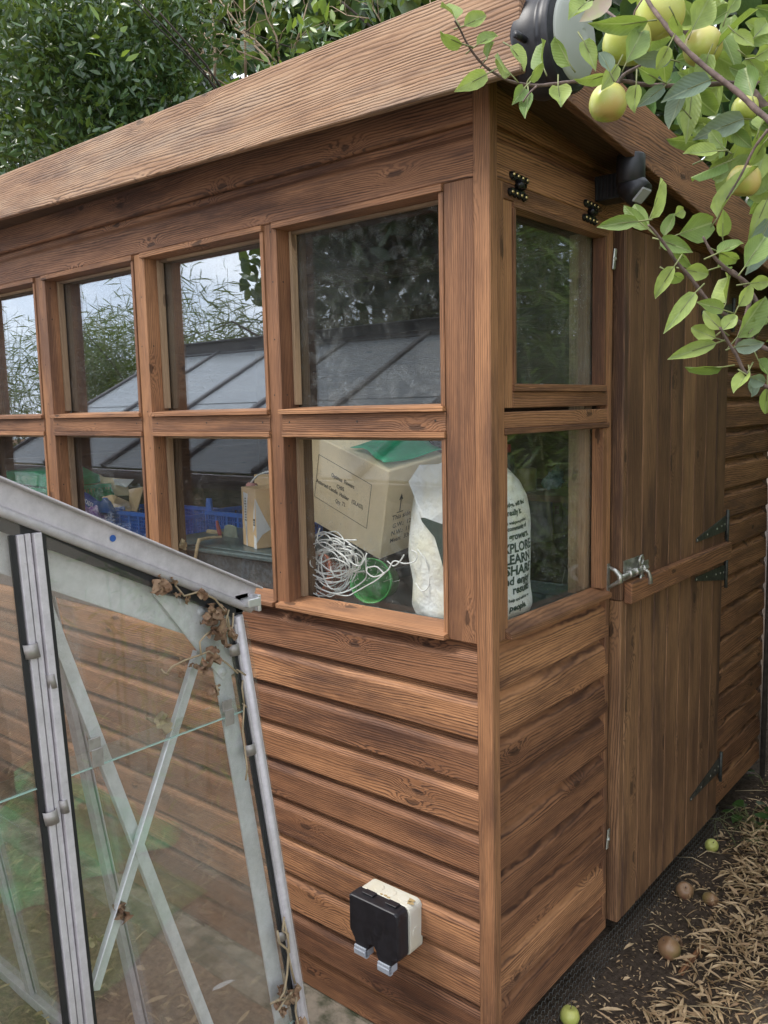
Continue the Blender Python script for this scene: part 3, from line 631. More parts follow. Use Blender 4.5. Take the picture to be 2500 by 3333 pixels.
# shed-side wall: bars, eave beam, base rail, panes
LN = -4.27
mb = MB(); mb.bar((LN, YB-.01, .018), (GX-.01, YB-.01, .018), .02, .03); mb.build('base_rail', 'alu', GH, .001)
mb = MB(); mb.bar((LN, YE+.006, 1.39), (GX, YE+.006, 1.39), .028, .030); mb.bar((LN, YE-.03, 1.372), (GX-.01, YE-.03, 1.372), .045, .003, (0, .4, 1)); mb.bar((LN, YE-.013, 1.355), (GX-.01, YE-.013, 1.350), .003, .036); mb.build('eave_beam', 'alu', GH, .001)
mb = MB(); mb.box(GX-.002, GX+.020, YE+.003, YE+.028, 1.385, 1.398); mb.box(GX-.002, GX+.0195, YE+.024, YE+.030, 1.375, 1.402); mb.build('gutter_end', 'cleanalu', GH, .0008)
for i in range(1, 8):
    x = GX-.62*i+.01; mb = MB(); mb.bar((x, YB-.01, .02), (x, YE-.008, 1.365), .012, .028, (1, 0, 0)); mb.bar((x, YB+.001, .02), (x, YE+.003, 1.365), .034, .003, (0, 1, .1)); mb.build('side_bar', 'alu', GH, .0006)
for i in range(7):
    x1 = GX-.62*i-.0; x0 = x1-.60
    for k, (z0, z1) in enumerate(((.03, .63), (.605, 1.225), (1.205, 1.36))):
        mb = MB(); v = [(x, ly(z)+.002+d+k*.004, z) for x in (x0, x1) for d in (0, .003) for z in (z0, z1)]
        mb.add(v, [(0, 1, 3, 2), (4, 6, 7, 5), (0, 4, 5, 1), (2, 3, 7, 6), (0, 2, 6, 4), (1, 5, 7, 3)]); mb.build('pane', 'ghglass', GH)
# roof slope towards the shed, ridge, roof bars, roof panes
for i in range(0, 8):
    x = GX-.61*i-.006-(.045 if i == 0 else 0); a = np.array([x, YE-.005, 1.418-(.02 if i == 0 else 0)]); b = np.array([x, YR, 1.418+.512*(YE-YR)]); mb = MB(); mb.bar(a, b, .032, .030); mb.build('roof_bar', 'darkbar', GH)
for i in range(7):
    x1 = GX-.61*i-.02; x0 = x1-.575
    for k, (f0, f1) in enumerate(((0., .5), (.47, 1.))):
        a = np.array([x0, YE-.01+(YR-YE+.01)*f0, 1.413+.512*(YE-YR)*f0+.004*k]); b = np.array([x0, YE-.01+(YR-YE+.01)*f1, 1.413+.512*(YE-YR)*f1+.004*k])
        mb = MB(); mb.obox(a, b-a, (x1-x0, 0, 0), (0, 0, .004)); mb.build('roof_pane', 'roofglass', GH)
ZR = 1.400+.512*(YE-YR)
mb = MB(); mb.box(LN, GX+.01, YR-.04, YR+.04, ZR-.01, ZR+.012); mb.box(LN, GX+.01, YR-.006, YR+.006, ZR+.012, ZR+.10); mb.box(LN, GX+.01, YR-.02, YR+.02, ZR+.09, ZR+.10); mb.build('ridge_bar', 'darkbar', GH, .002)
mb = MB(); mb.obox((LN, YR, ZR+.01), (4.2, 0, 0), (0, my(YE)-YR, -.512*(YE-YR)), (0, 0, .004)); mb.build('roof_pane', 'roofglass', GH)
mb = MB(); v = [(x, y, z) for x in (LN, GX) for y, z in ((my(YB), 0.02), (my(YE), 1.37))]; mb.add(v+[(a, b-.003, c) for a, b, c in v], [(0, 1, 3, 2), (4, 6, 7, 5), (0, 2, 6, 4), (1, 5, 7, 3)]); mb.build('pane', 'ghglass', GH)
mb = MB(); mb.bar((GX, my(YB), 0), (GX, my(YE), 1.37), .02, .02); mb.build('corner_post', 'alu', GH, .001)
mb = MB(); mb.bar((LN, YB, 0), (LN, YE, 1.38), .02, .02); mb.bar((LN, my(YB), 0), (LN, my(YE), 1.38), .02, .02); mb.bar((LN, YE, 1.39), (LN, YR, ZR), .02, .03); mb.bar((LN, my(YE), 1.39), (LN, YR, ZR), .02, .03); mb.build('far_gable_frame', 'alu', GH)

# withered plant remains caught on the greenhouse corner
def crumple(mb, c, r, n=5):
    c = np.asarray(c, float)
    for _ in range(n):
        o = c+rng.normal(size=3)*r*.35; a = nrm(rng.normal(size=3)); b = nrm(np.cross(a, rng.normal(size=3))); up = np.cross(a, b); N = 6; v = []; W = r*rng.uniform(.5, 1.); ph = rng.uniform(0, 6, 4)
        for i in range(N):
            for j in range(N):
                s, t = (i/(N-1)-.5)*2, (j/(N-1)-.5)*2; q = 1-.3*(s*s+t*t)/2
                v.append(o+a*s*W*q+b*t*W*q+up*W*(.35*math.sin(3*s+ph[0])*math.cos(2.5*t+ph[1])+.22*math.sin(6*t+ph[2]+s*3)))
        mb.smooth = True; mb.add(v, [(i*N+j, (i+1)*N+j, (i+1)*N+j+1, i*N+j+1) for i in range(N-1) for j in range(N-1)]); mb.smooth = False
DV = thing('withered_vine', 'brown withered climber with crumpled leaves caught on the top corner of the greenhouse gable', 'dead plant', at(700, 2000, 'x', .01))
for u, v, r in [(505, 1905, .016), (530, 1895, .014), (560, 1905, .012), (590, 1935, .008), (615, 1945, .008), (655, 1930, .014), (690, 1990, .020), (700, 2030, .022), (670, 2010, .014), (725, 1990, .012), (690, 2062, .018), (722, 2080, .018), (740, 2060, .013), (672, 2140, .017), (655, 2170, .013), (692, 2115, .010), (705, 2235, .010), (700, 2255, .010), (605, 2165, .010), (595, 2190, .009), (750, 2048, .007)]:
    mb = MB(); crumple(mb, at(u, v, 'x', .012), r, 2); mb.build('leaf', 'deadleaf', DV)
for pts in [[(540, 2195), (560, 2170), (600, 2150), (650, 2132), (680, 2120), (740, 2160), (775, 2192)], [(655, 2130), (650, 2090), (668, 2068), (690, 2050)], [(570, 1905), (600, 1940), (650, 1925), (700, 1950), (740, 2000), (750, 2060)], [(790, 2190), (770, 2180), (800, 2198)], [(525, 2178), (535, 2190), (548, 2196)], [(760, 1995), (757, 2040), (748, 2060), (735, 2020), (745, 1985)], [(705, 2230), (712, 2262)], [(795, 2290), (788, 2240), (790, 2215)], [(803, 2302), (790, 2290)], [(800, 2540), (805, 2500), (790, 2380), (795, 2290)]]:
    mb = MB(); mb.tube([at(u, v, 'x', .012+.006*math.sin(u)) for u, v in pts], .0016, 5); mb.build('stem', 'tendril', DV)
DR = thing('dried_root_clump', 'dried tangle of roots and a snapped stem at the foot of the greenhouse corner post', 'dead plant', at(950, 3240, 'x', .012))
for u, v, r in [(930, 3225, .016), (955, 3215, .014), (965, 3240, .014), (905, 3270, .012), (920, 3290, .010), (985, 3330, .014)]:
    mb = MB(); crumple(mb, at(u, v, 'x', .010), r, 3); mb.build('root', 'deadleaf', DR)
for pts in [[(925, 2985), (920, 3030), (938, 3040), (940, 3090), (935, 3170), (925, 3230), (905, 3260)], [(903, 3030), (910, 3070), (935, 3090), (945, 3140), (960, 3200)], [(880, 3268), (905, 3255), (940, 3250)], [(965, 3240), (962, 3290), (970, 3333), (990, 3380)], [(905, 3290), (930, 3250), (965, 3215)], [(925, 3000), (938, 3060), (942, 3100)]]:
    mb = MB(); mb.tube([at(u, v, 'x', .014) for u, v in pts], [.0022]*len(pts), 5); mb.build('stem', 'tendril', DR)
mb = MB(); crumple(mb, at(535, 2330, 'x', -.02), .022, 2); o = mb.build('dead_leaf', 'straw', origin=at(535, 2330, 'x', -.02)); tag(o, 'orange-brown dead leaf stuck behind the gable glass above the lap line', 'leaf')
mb = MB(); crumple(mb, at(383, 2965, 'x', -.008), .016, 4); o = mb.build('seed_pod_husk', 'deadleaf', origin=at(383, 2965, 'x', -.01)); tag(o, 'brown shredded husk wrapped round the diagonal brace of the greenhouse', 'husk')
mb = MB(); crumple(mb, at(315, 3055, 'x', -.03), .016, 2); o = mb.build('dead_leaf', 'straw', origin=at(315, 3055, 'x', -.03)); tag(o, 'pale papery dead leaf beside the foot of the diagonal brace', 'leaf')
# white feather on the earth inside the greenhouse
p = at(690, 3225, 'z', .03); cloud('feather', 'leafpink', None, [p], [(.35, .8, .2)], [(0, 0, 1)], np.array([.07]), np.array([.02]), hi=True, origin=p)
o = bpy.data.objects['feather']; o.data.materials[0] = M['white']; tag(o, 'small white feather lying on the earth inside the greenhouse', 'feather')
# chain hanging inside the greenhouse, top left
CH = MB()
for i in range(7):
    c = at(-10+i*9.5, 1786+6*math.sin(i*1.3), 'x', -.30); t_ = np.linspace(0, 2*math.pi, 13)
    ax = (0, 1, 0) if i % 2 else (.2, 0, 1.)
    CH.tube([c+np.array([0, .012*math.cos(t), 0])+nrm(np.cross((0, 1, 0), (1, 0, .2 if i % 2 else 3.)))*.006*math.sin(t) for t in t_], .0022, 5)
o = CH.build('chain', 'zinc', origin=at(20, 1786, 'x', -.3)); tag(o, 'short length of grey chain hanging under the greenhouse eave', 'chain')

# ================================================================== FITTINGS ON THE OUTSIDE OF THE SHED
# twin outdoor socket
SK = thing('outdoor_socket', 'double outdoor power socket with a black flip cover, low on the front wall', 'socket', (-.31, 0, .30))
ox, oz = -.398, .428
def rrect(x0, x1, z0, z1, r, n=5):
    P = []
    for cx, cz, a0 in ((x1-r, z1-r, 0), (x0+r, z1-r, 90), (x0+r, z0+r, 180), (x1-r, z0+r, 270)):
        P += [(cx+r*math.cos(R_(a0+90*i/n)), cz+r*math.sin(R_(a0+90*i/n))) for i in range(n+1)]
    return P
mb = MB(); mb.smooth = False; mb.prism(rrect(ox, ox+.173, oz-.135, oz, .018)[::-1], lambda a, x, z: (x, a, z), 0.004, -.048, 'x'); 
box_ = mb.build('back_box', 'whiteplastic', SK, .0015)
for x in (.05, .092, .134): mb = MB(); mb.lathe([(.0145, 0), (.0145, .0008), (.0125, .0014), (0, .0014)], (ox+x, -.024, oz), (0, 0, 1), 20); mb.build('knockout', 'whiteplastic', box_)
mb = MB(); mb.lathe([(.0145, 0), (.0145, .0008), (.0125, .0014), (0, .0014)], (ox+.173, -.024, oz-.075), (1, 0, 0), 20); mb.build('knockout', 'whiteplastic', box_)
mb = MB()
for cx, cy, r in ((.150, -.020, .014), (.160, -.03, .010), (.088, -.043, .006), (.075, -.044, .005), (.1, -.045, .006)):
    mb.add([(ox+cx+r*math.cos(t)*rng.uniform(.7, 1.2), max(-.0475, cy+r*.7*math.sin(t)*rng.uniform(.7, 1.2)), oz+.0006) for t in np.linspace(0, 2*math.pi, 13)[:-1]], [tuple(range(12))])
mb.build('algae_stain', 'dirtplastic', box_)
co_ = [(.003, -.004), (.010, 0), (.160, 0), (.168, -.006), (.170, -.018), (.170, -.122), (.166, -.130), (.150, -.134), (.146, -.150), (.138, -.158), (.106, -.156), (.100, -.146), (.096, -.130), (.088, -.120), (.074, -.119), (.068, -.124), (.066, -.138), (.058, -.145), (.030, -.143), (.022, -.136), (.018, -.122), (.010, -.110), (.002, -.100)]
n = len(co_); cx_, cz_ = .085, -.07; v = []
for y, s in ((-.046, 1.), (-.080, 1.), (-.087, .985), (-.090, .955)): v += [(ox-.004+cx_+(x-cx_)*s, y, oz-.002+cz_+(z-cz_)*s) for x, z in co_]
mb = MB(); mb.smooth = False; mb.add(v, [tuple(range(n)), tuple(range(3*n, 4*n))[::-1]]+[(j*n+i, (j+1)*n+i, (j+1)*n+(i+1) % n, j*n+(i+1) % n) for j in range(3) for i in range(n)]); cov = mb.build('flip_cover', 'blackplastic', SK, .0012, 2)
for a in (.030, .108):
    mb = MB(); mb.box(ox+a, ox+a+.036, -.070, -.050, oz-.001, oz+.003); mb.build('cover_hinge', 'blackplastic', cov, .001)
for a, dz in ((.022, -.143), (.102, -.157)):
    mb = MB()
    for k, (y, z) in enumerate(((-.094, .004), (-.097, -.004), (-.096, -.012), (-.090, -.018))): mb.box(ox+a-.003, ox+a+.036, y, y+.012, oz+dz+z-.006, oz+dz+z+.0015)
    mb.box(ox+a+.032, ox+a+.036, -.095, -.060, oz+dz-.020, oz+dz+.006); mb.box(ox+a-.003, ox+a, -.095, -.065, oz+dz-.016, oz+dz+.006); mb.build('cover_latch', 'greyclip', SK, .0015, 2)
# round bulkhead lamp on the barge board
c = at(1852, 128, 'x', .200); BH = thing('bulkhead_lamp', 'round black bulkhead lamp with frosted ribbed glass on the end of the shed roof', 'outdoor lamp', (.12, c[1], c[2]))
mb = MB(); mb.smooth = True
mb.lathe([(0, -.080), (.092, -.080), (.096, -.070), (.097, -.030), (.0945, -.026), (.0945, -.020), (.098, -.016), (.0975, -.006), (.0955, -.002), (.0955, .001), (.093, .004), (.0915, .003), (.090, .008), (.088, .007), (.0865, .011), (.083, .009), (.083, .0)], c, (1, 0, 0), 40)
mb.tube([(.16, c[1]-.135, c[2]-.02), (.16, c[1]-.10, c[2]-.02)], .007, 8); mb.build('housing', 'blackplastic', BH)
t = NT('frosted_ribbed_glass'); M['frost'] = t.out(t.pri((.38, .40, .36), .4, spec=.4))
mb = MB(); mb.smooth = False; pr = []
for i in range(33):
    r = .083*(1-i/32); h = .006+.026*math.sqrt(max(0, 1-(r/.084)**2))+(.0022 if i % 2 and r > .01 else 0); pr.append((max(r, .0001), h))
mb.smooth = True; mb.lathe(pr, c, (1, 0, 0), 40); mb.build('lens', 'frost', BH)
# movement sensor under the barge board
PS = thing('movement_sensor', 'black movement sensor with a pale grey window, fixed under the barge board above the door', 'motion sensor', (X, .56, 2.26))
mb = MB(); mb.box(X-.001, .075, .535, .600, 2.228, 2.292)
for i in range(7): mb.box(X+.003+i*.0115, X+.009+i*.0115, .5315, .535, 2.231, 2.290)
mb.build('bracket', 'blackplastic', PS, .002)
hc = at(2053, 550, 'x', .098); mb = MB(); mb.smooth = True
mb.lathe([(0, -.038), (.032, -.038), (.036, -.034), (.036, .030), (.033, .034), (0, .035)], hc, (0, 0, 1), 24); head = mb.build('head', 'blackplastic', PS)
mb = MB(); mb.smooth = True; q = hc+np.array([.004, .004, -.045]); o_ = nrm((.66, -.04, -.68))
mb.lathe([(0, -.036), (.022, -.033), (.034, -.018), (.037, 0), (.036, .016), (.034, .034), (.0, .034)], q, o_, 20, ref=(0, 0, 1)); eye = mb.build('swivel', 'blackplastic', head)
t = NT('sensor_window'); M['sens'] = t.out(t.pri((.42, .42, .46), .35))
mb = MB(); s1 = nrm(np.cross(o_, (0, 0, 1))); s2 = np.cross(s1, o_); mb.obox(q+o_*.030-s1*.024-s2*.020, s1*.048, s2*.042, o_*.008); mb.build('sensor_window', 'sens', eye, .003)

# ================================================================== THINGS ON THE BENCH INSIDE THE SHED
BZ = 1.101
def cprism(mb, poly, o, e1, e2, e3, th): # polygon in e1,e2 plane, thickness along e3
    n = len(poly); v = [o+e1*p+e2*q for p, q in poly]+[o+e1*p+e2*q+e3*th for p, q in poly]
    mb.add(v, [tuple(range(n))[::-1], tuple(range(n, 2*n))]+[(i, (i+1) % n, n+(i+1) % n, n+i) for i in range(n)])
# shallow potting tray
TR = thing('potting_tray', 'large dark grey-green potting tray under the sack and twine, in the corner by both windows', 'tray', (-.40, .35, BZ))
mb = MB(); mb.box(-.76, -.075, .10, .66, BZ+.0005, BZ+.014); mb.box(-.76, -.075, .095, .112, BZ+.014, BZ+.052); mb.box(-.76, -.075, .648, .66, BZ+.014, BZ+.052); mb.box(-.088, -.070, .112, .648, BZ+.014, BZ+.052); mb.box(-.76, -.748, .112, .648, BZ+.014, BZ+.052); mb.box(-.765, -.066, .084, .099, BZ+.047, BZ+.055)
mb.build('tray_body', 'tray', TR, .003); 
# big tilted carton
d_ = nrm(at(1235, 1822, 'y', .24)-CAM); rr = nrm(np.cross(d_, CU)); uu = np.cross(rr, d_)
V3 = lambda a, b, c_: rr*a-uu*b+d_*c_
e1 = nrm(V3(.81*.866, .81*.5, -.587)); e2 = nrm(V3(-.113*.875, .994*.875, .484)); e2 = nrm(e2-e1*np.dot(e1, e2)); e3 = np.cross(e1, e2); e3 = e3 if np.dot(e3, d_) > 0 else -e3
B = at(1235, 1822, 'y', .255); Hh = .285; Ll = .40; Dd = .24; A = B-e2*Hh
BX = thing('large_carton', 'large pale printed cardboard carton tilted forward on the twine, in the bottom right window', 'cardboard box', B)
mb = MB(); mb.obox(A-e1*Ll, e1*Ll, e2*Hh, e3*Dd); mb.build('carton_body', 'cardpale', BX, .003)
mb = MB(); cprism(mb, [(0, 0), (Ll, 0), (Ll, -.02), (0, -.02)], A-e1*Ll+e3*.0, e1, e2, e3*-1, .003) if False else None
fx = lambda ox_, oy_: (lambda x, y: A-e1*Ll+e1*(ox_+x)+e2*(oy_-y)-e3*.0006)
k = .285/615*0+1.
cx0 = Ll-.195
def onface(px, py):   # pixel in the 0.5124 crop -> face coordinates
    u, v = 800+px*.5124, 1350+py*.5124; dd = ray(u, v); n_ = e3; tt = np.dot(A-CAM, n_)/np.dot(dd, n_); P = CAM+dd*tt-A; return np.dot(P, e1), np.dot(P, e2)
def line(mb, p, q, w=.0014, f=None):
    a, b = np.array(p), np.array(q); d = (b-a)/np.linalg.norm(b-a); s = np.array([-d[1], d[0]])*w/2
    cprism(mb, [tuple(a-s), tuple(b-s), tuple(b+s), tuple(a+s)], A-e3*.0007, e1, e2, e3, .0004)
fr = [onface(*p) for p in ((465, 252), (800, 445), (768, 722), (438, 518))]
mb = MB()
for i in range(4): line(mb, fr[i], fr[(i+1) % 4])
mb.build('printed_frame', 'ink', BX)
for s, p, q, sz in (('Optimus  Flowers', (545, 380), (690, 460), .019), ('CH05', (578, 452), (625, 475), .018), ('Assorted Candle  Holder   (GLASS)', (450, 415), (745, 590), .0185), ('Qty  72', (570, 545), (632, 572), .018)):
    a, b = np.array(onface(*p)), np.array(onface(*q)); L = np.linalg.norm(b-a); d = (b-a)/L; s_ = np.array([-d[1], d[0]])
    c_ = bpy.data.curves.new('m', 'FONT'); c_.body = s; c_.size = sz; o_ = bpy.data.objects.new('m', c_); me_ = bpy.data.meshes.new_from_object(o_); W = max(v.co.x for v in me_.vertices); bpy.data.objects.remove(o_)
    text('printed_text', s, 'ink', BX, sz, lambda x, y, a=a, d=d, s_=s_, k=L/W: A-e3*.0007+e1*(a[0]+d[0]*x*k-s_[0]*(y-.006))+e2*(a[1]+d[1]*x*k-s_[1]*(y-.006)), 'LEFT')
for s, y0, x0, sz in (('This side up', .165, .035, .022), ('G.W.:  12   KGS', .192, .040, .020), ('N.W.:  11   KGS', .216, .038, .020), ('Mean:  33x19x35 CM', .240, .036, .020)):
    text('printed_text', s, 'ink', BX, sz, lambda x, y, y0=y0, x0=x0: A+e1*.0006+e3*(x0+x)+e2*(y0-y), 'LEFT')
mb = MB()
for yy, hh in ((.08, 1), (.08, 1)):
    for dx in (0,): cprism(mb, [(.062+dx, .09), (.066+dx, .09), (.066+dx, .140), (.062+dx, .140)], A+e1*.0006, e3, e2, e1, .0003); cprism(mb, [(.056, .104), (.064, .084), (.072, .104), (.068, .104), (.064, .092), (.060, .104)], A+e1*.0006, e3, e2, e1, .0003)
cprism(mb, [(.052, .142), (.078, .142), (.078, .145), (.052, .145)], A+e1*.0006, e3, e2, e1, .0003)
mb.build('printed_arrow', 'ink', BX)
# green plastic sheet lying over the top of the carton
mb = MB(); n = 9; T0 = A-e2*.004; v = []
for i in range(n):
    for j in range(n):
        a_, b_ = i/(n-1), j/(n-1); v.append(T0-e1*(.175-.150*a_-.02*b_)+e3*(.012+.225*b_+.015*math.sin(4*a_))-e2*(.006+.010*math.sin(5*a_+3*b_)**2))
mb.smooth = True; mb.add(v, [(i*n+j, (i+1)*n+j, (i+1)*n+j+1, i*n+j+1) for i in range(n-1) for j in range(n-1)]); o = mb.build('green_sheet', 'greenplastic', origin=T0); sm_ = o.modifiers.new('thick', 'SOLIDIFY'); sm_.thickness = .002
tag(o, 'green plastic sheet lying over the top of the tilted carton', 'plastic sheet')
# white sack in the corner
SB = thing('white_sack', 'bulging white plastic sack printed with dark green words, in the corner between both windows', 'sack', (-.245, .27, BZ+.015))
sc = np.array([-.245, .272, BZ+.0155]); prof = [(0, 0), (.12, 0), (.150, .012), (.162, .05), (.160, .11), (.165, .17), (.163, .24), (.160, .30), (.150, .345), (.132, .385), (.102, .412), (.06, .428), (.0, .434)]
mb = MB(); NN = 48; pr = []
pp = np.array(prof); tt = np.linspace(0, len(prof)-1, 46); rs = np.interp(tt, range(len(prof)), pp[:, 0]); hs = np.interp(tt, range(len(prof)), pp[:, 1])
def sackr(r, h, a): return r*(1+.018*math.sin(3*a+h*14)+.012*math.sin(7*a-h*31)+.010*math.sin(11*a+h*55)*min(1, abs(h-.2)*6))
v = []
for r, h in zip(rs, hs):
    for k_ in range(NN):
        a = 2*math.pi*k_/NN; rr_ = sackr(r, h, a); v.append(sc+np.array([rr_*math.cos(a), rr_*math.sin(a), h+.008*math.sin(5*a+h*20)*(h > .3)]))
mb.smooth = True; mb.add(v, [(j*NN+k_, j*NN+(k_+1) % NN, (j+1)*NN+(k_+1) % NN, (j+1)*NN+k_) for j in range(45) for k_ in range(NN)]); mb.build('sack_body', 'sack', SB)
va = math.atan2(CAM[1]-sc[1], CAM[0]-sc[0])
def onsack(a0, h0, sl=0.):
    def f(x, y):
        a = va+R_(a0)+x/.160; h = h0+y+sl*x; r = float(np.interp(h, pp[:, 1], pp[:, 0])); r = sackr(r, h, a)+.0012; return sc+np.array([r*math.cos(a), r*math.sin(a), h])
    return f
for s, a0, h, sz in (('EXPLORE', 47, .205, .034), ('LEARN', 49, .176, .034), ('SHARE', 50, .147, .034), ('and enjoy', 48, .121, .030), ('results', 55, .097, .030), ('grass growers.', 42, .237, .026), ('people.', 50, .052, .024), ('the community of', 46, .262, .016), ('join To\'s webpage product', 44, .278, .012), ('help and advice go', 52, .077, .012), ("that's really it.", 38, .300, .020), ('knowledge. will find', 44, .322, .016)):
    text('printed_text', s, 'greenink', SB, sz, onsack(a0, h, .05))
q = [at(800+a*.5124, 1350+b*.5124, 'y', y_) for a, b, y_ in ((1100, 318, .13), (1270, 310, .11), (1275, 600, .10), (1240, 720, .11), (1215, 900, .11), (1190, 1160, .12), (1175, 1150, .125), (1180, 820, .125), (1125, 700, .12), (1090, 600, .12), (1055, 480, .13), (1030, 425, .14))]
mb = MB(); n = len(q); ctr = sum(q)/n+np.array([0, -.01, 0]); mb.add([p for p in q]+[p+np.array([.004, .012, 0]) for p in q]+[ctr], [(i, (i+1) % n, 2*n) for i in range(n)]+[(n+i, i, (i+1) % n, n+(i+1) % n) for i in range(n)][0:0]+[(i, n+i, n+(i+1) % n, (i+1) % n) for i in range(n)]+[tuple(range(n, 2*n))[::-1]]); mb.build('folded_top', 'sack', SB, .002)
mb = MB(); q = [at(800+a*.5124, 1350+b*.5124, 'y', .098) for a, b in ((1110, 655), (1130, 655), (1255, 700), (1262, 1000), (1235, 900), (1200, 780), (1120, 680))]; n = len(q)
mb.add([p for p in q]+[p+np.array([0, .004, 0]) for p in q], [tuple(range(n)), tuple(range(n, 2*n))[::-1]]+[(i, n+i, n+(i+1) % n, (i+1) % n) for i in range(n)]); mb.build('printed_panel', 'greenink', SB)
# pots and twine in the tray
TZ = BZ+.0145
def pot(name, mat, c, ax, r, h, label, lip=.10):
    mb = MB(); mb.smooth = True; p = [(0, 0), (r*.72, 0), (r*.75, .002), (r*.95, h*.85), (r, h*.86), (r*1.02, h), (r*.96, h), (r*.90, h*.84), (r*.70, .006), (0, .006)]
    mb.lathe(p, c, ax, 28); o = mb.build(name, mat, origin=c); return tag(o, label, 'plant pot')
gc_ = at(800+805*.5124, 1350+1055*.5124, 'y', .165); axg = nrm(np.array([.25, -.9, .18])); pot('plant_pot', 'potgreen', gc_-axg*.085, axg, .064, .10, 'green plastic flower pot lying on its side, mouth to the window')
pc = at(800+520*.5124, 1350+1050*.5124, 'y', .24); axp = nrm(np.array([-.2, -.75, .35])); pot('plant_pot', 'terracotta', pc-axp*.06, axp, .072, .11, 'terracotta pot lying on its side under the white twine')
TW = MB(); TW.smooth = True
def strand(pts, r=.0019):
    P = np.array(pts, float); m = len(P); ts = np.linspace(0, m-1, m*5); out = []
    for t_ in ts:
        i = min(int(t_), m-2); f = t_-i; p0, p1, p2, p3 = P[max(i-1, 0)], P[i], P[i+1], P[min(i+2, m-1)]
        out.append(.5*((2*p1)+(-p0+p2)*f+(2*p0-5*p1+4*p2-p3)*f*f+(-p0+3*p1-3*p2+p3)*f**3))
    TW.tube(out, r, 6)
T5 = lambda a, b, y: at(800+a*.5124, 1350+b*.5124, 'y', y)
cc = (545, 960)
for i in range(17):
    rx, ry = rng.uniform(80, 195), rng.uniform(60, 200); ph = rng.uniform(0, 6.28); tilt = rng.uniform(-.5, .5); pts = []; ext = rng.uniform(4.2, 7.); ox_, oy_ = rng.uniform(-45, 80), rng.uniform(-90, 70)
    for t_ in np.linspace(ph, ph+ext, 12):
        a, b = rx*math.cos(t_), ry*math.sin(t_); pts.append(T5(cc[0]+ox_+a*math.cos(tilt)-b*math.sin(tilt)+rng.normal()*7, cc[1]+oy_+a*math.sin(tilt)+b*math.cos(tilt)+rng.normal()*7, .105+.03*rng.random()+.02*math.sin(t_*2)))
    strand(pts)
for L_ in ([(470, 720), (455, 800), (520, 850), (640, 870), (690, 850)], [(385, 840), (500, 810), (620, 900), (720, 960), (770, 880)], [(690, 1130), (640, 1150), (540, 1130), (430, 1080), (380, 980), (390, 900)], [(450, 1090), (445, 1130), (490, 1185)], [(690, 1130), (760, 1090), (830, 1050), (900, 990)], [(775, 965), (770, 1000), (820, 1030), (900, 990), (940, 930), (1010, 945), (1075, 930), (1085, 880), (1050, 860)], [(1090, 855), (1140, 920), (1165, 1000), (1160, 1090), (1120, 1120), (1080, 1070)], [(780, 970), (830, 965), (870, 1000), (880, 1010)], [(900, 930), (940, 960), (980, 930), (1005, 890)]): strand([T5(a, b, .100+.01*rng.random()) for a, b in L_])
for i in range(420):
    a, b = cc[0]+rng.normal()*130+20, cc[1]+rng.normal()*90; p = T5(a, b, .10+.03*rng.random()); d = rng.normal(size=3)*.009; TW.tube([p, p+d], [.0004, .0002], 3, cap=False)
o = TW.build('twine', 'twine', origin=T5(545, 1150, .12)); tag(o, 'tangled hank of hairy white twine spilling round the pots at the bottom of the window', 'twine')
# black tub lid with the small parcel, trowel and stick
TB = thing('plastic_tub', 'long black plastic tub with a flat rim behind the third window, under the small parcel', 'tub', (-1.16, .33, BZ))
mb = MB(); mb.box(-1.50, -.80, .125, .50, BZ+.0005, 1.232); mb.build('tub_body', 'tub', TB, .006)
mb = MB(); mb.box(-1.515, -.785, .112, .515, 1.2325, 1.246); mb.box(-1.49, -.81, .135, .49, 1.2462, 1.252); mb.build('tub_lid', 'tray', TB, .003)
PB = thing('small_parcel', 'small brown parcel box with torn white postal labels standing on the black tub', 'cardboard box', (-1.08, .26, 1.2525))
f0 = at(550+1190*.2411, 1450+1400*.2411, 'z', 1.2525); pa = nrm(np.array([-.93, .32, 0])); pb = nrm(np.array([.32, .93, 0])); Hp = .195
mb = MB(); mb.obox(f0, pa*.118, pb*.13, (0, 0, Hp)); mb.build('parcel_body', 'card', PB, .002)
mb = MB(); up_ = np.array([0, 0, 1.]); nf = -pb
cprism(mb, [(.098, .18), (.060, .175), (.075, .11), (.088, .03), (.086, .0), (.078, .0), (.096, .08)], f0-pb*.0008, pa, up_, pb, .0004); cprism(mb, [(.0, .165), (.012, .07), (.028, .05), (.016, .12)], f0-pb*.0008, pa, up_, pb, .0004); cprism(mb, [(.022, .0), (.0, .0), (.0, .035), (.02, .045)], f0-pb*.0008, pa, up_, pb, .0004)
cprism(mb, [(.0, .165), (.02, .12), (.05, .06), (.02, .045), (.0, .02)], f0-pa*.0012, pb, up_, pa, .0004); mb.build('torn_label', 'paper', PB)
mb = MB(); 
for k in range(9): cprism(mb, [(.076, .085+k*.009), (.090-(k % 3)*.002, .085+k*.009), (.090-(k % 3)*.002, .089+k*.009), (.076, .089+k*.009)], f0-pb*.0014, pa, up_, pb, .0003)
cprism(mb, [(.006, .075), (.020, .075), (.020, .097), (.006, .097)], f0-pb*.0014, pa, up_, pb, .0003); mb.build('label_print', 'ink', PB)
text('label_print', 'O2', 'whiteink', PB, .016, lambda x, y: f0-pb*.0020+pa*(.0205-x*.75)+up_*(.080+y), 'LEFT')
q = [at(550+a*.2411, 1450+b*.2411, 'y', .44) for a, b in ((1150, 390), (1400, 385), (1400, 800), (1165, 800))]
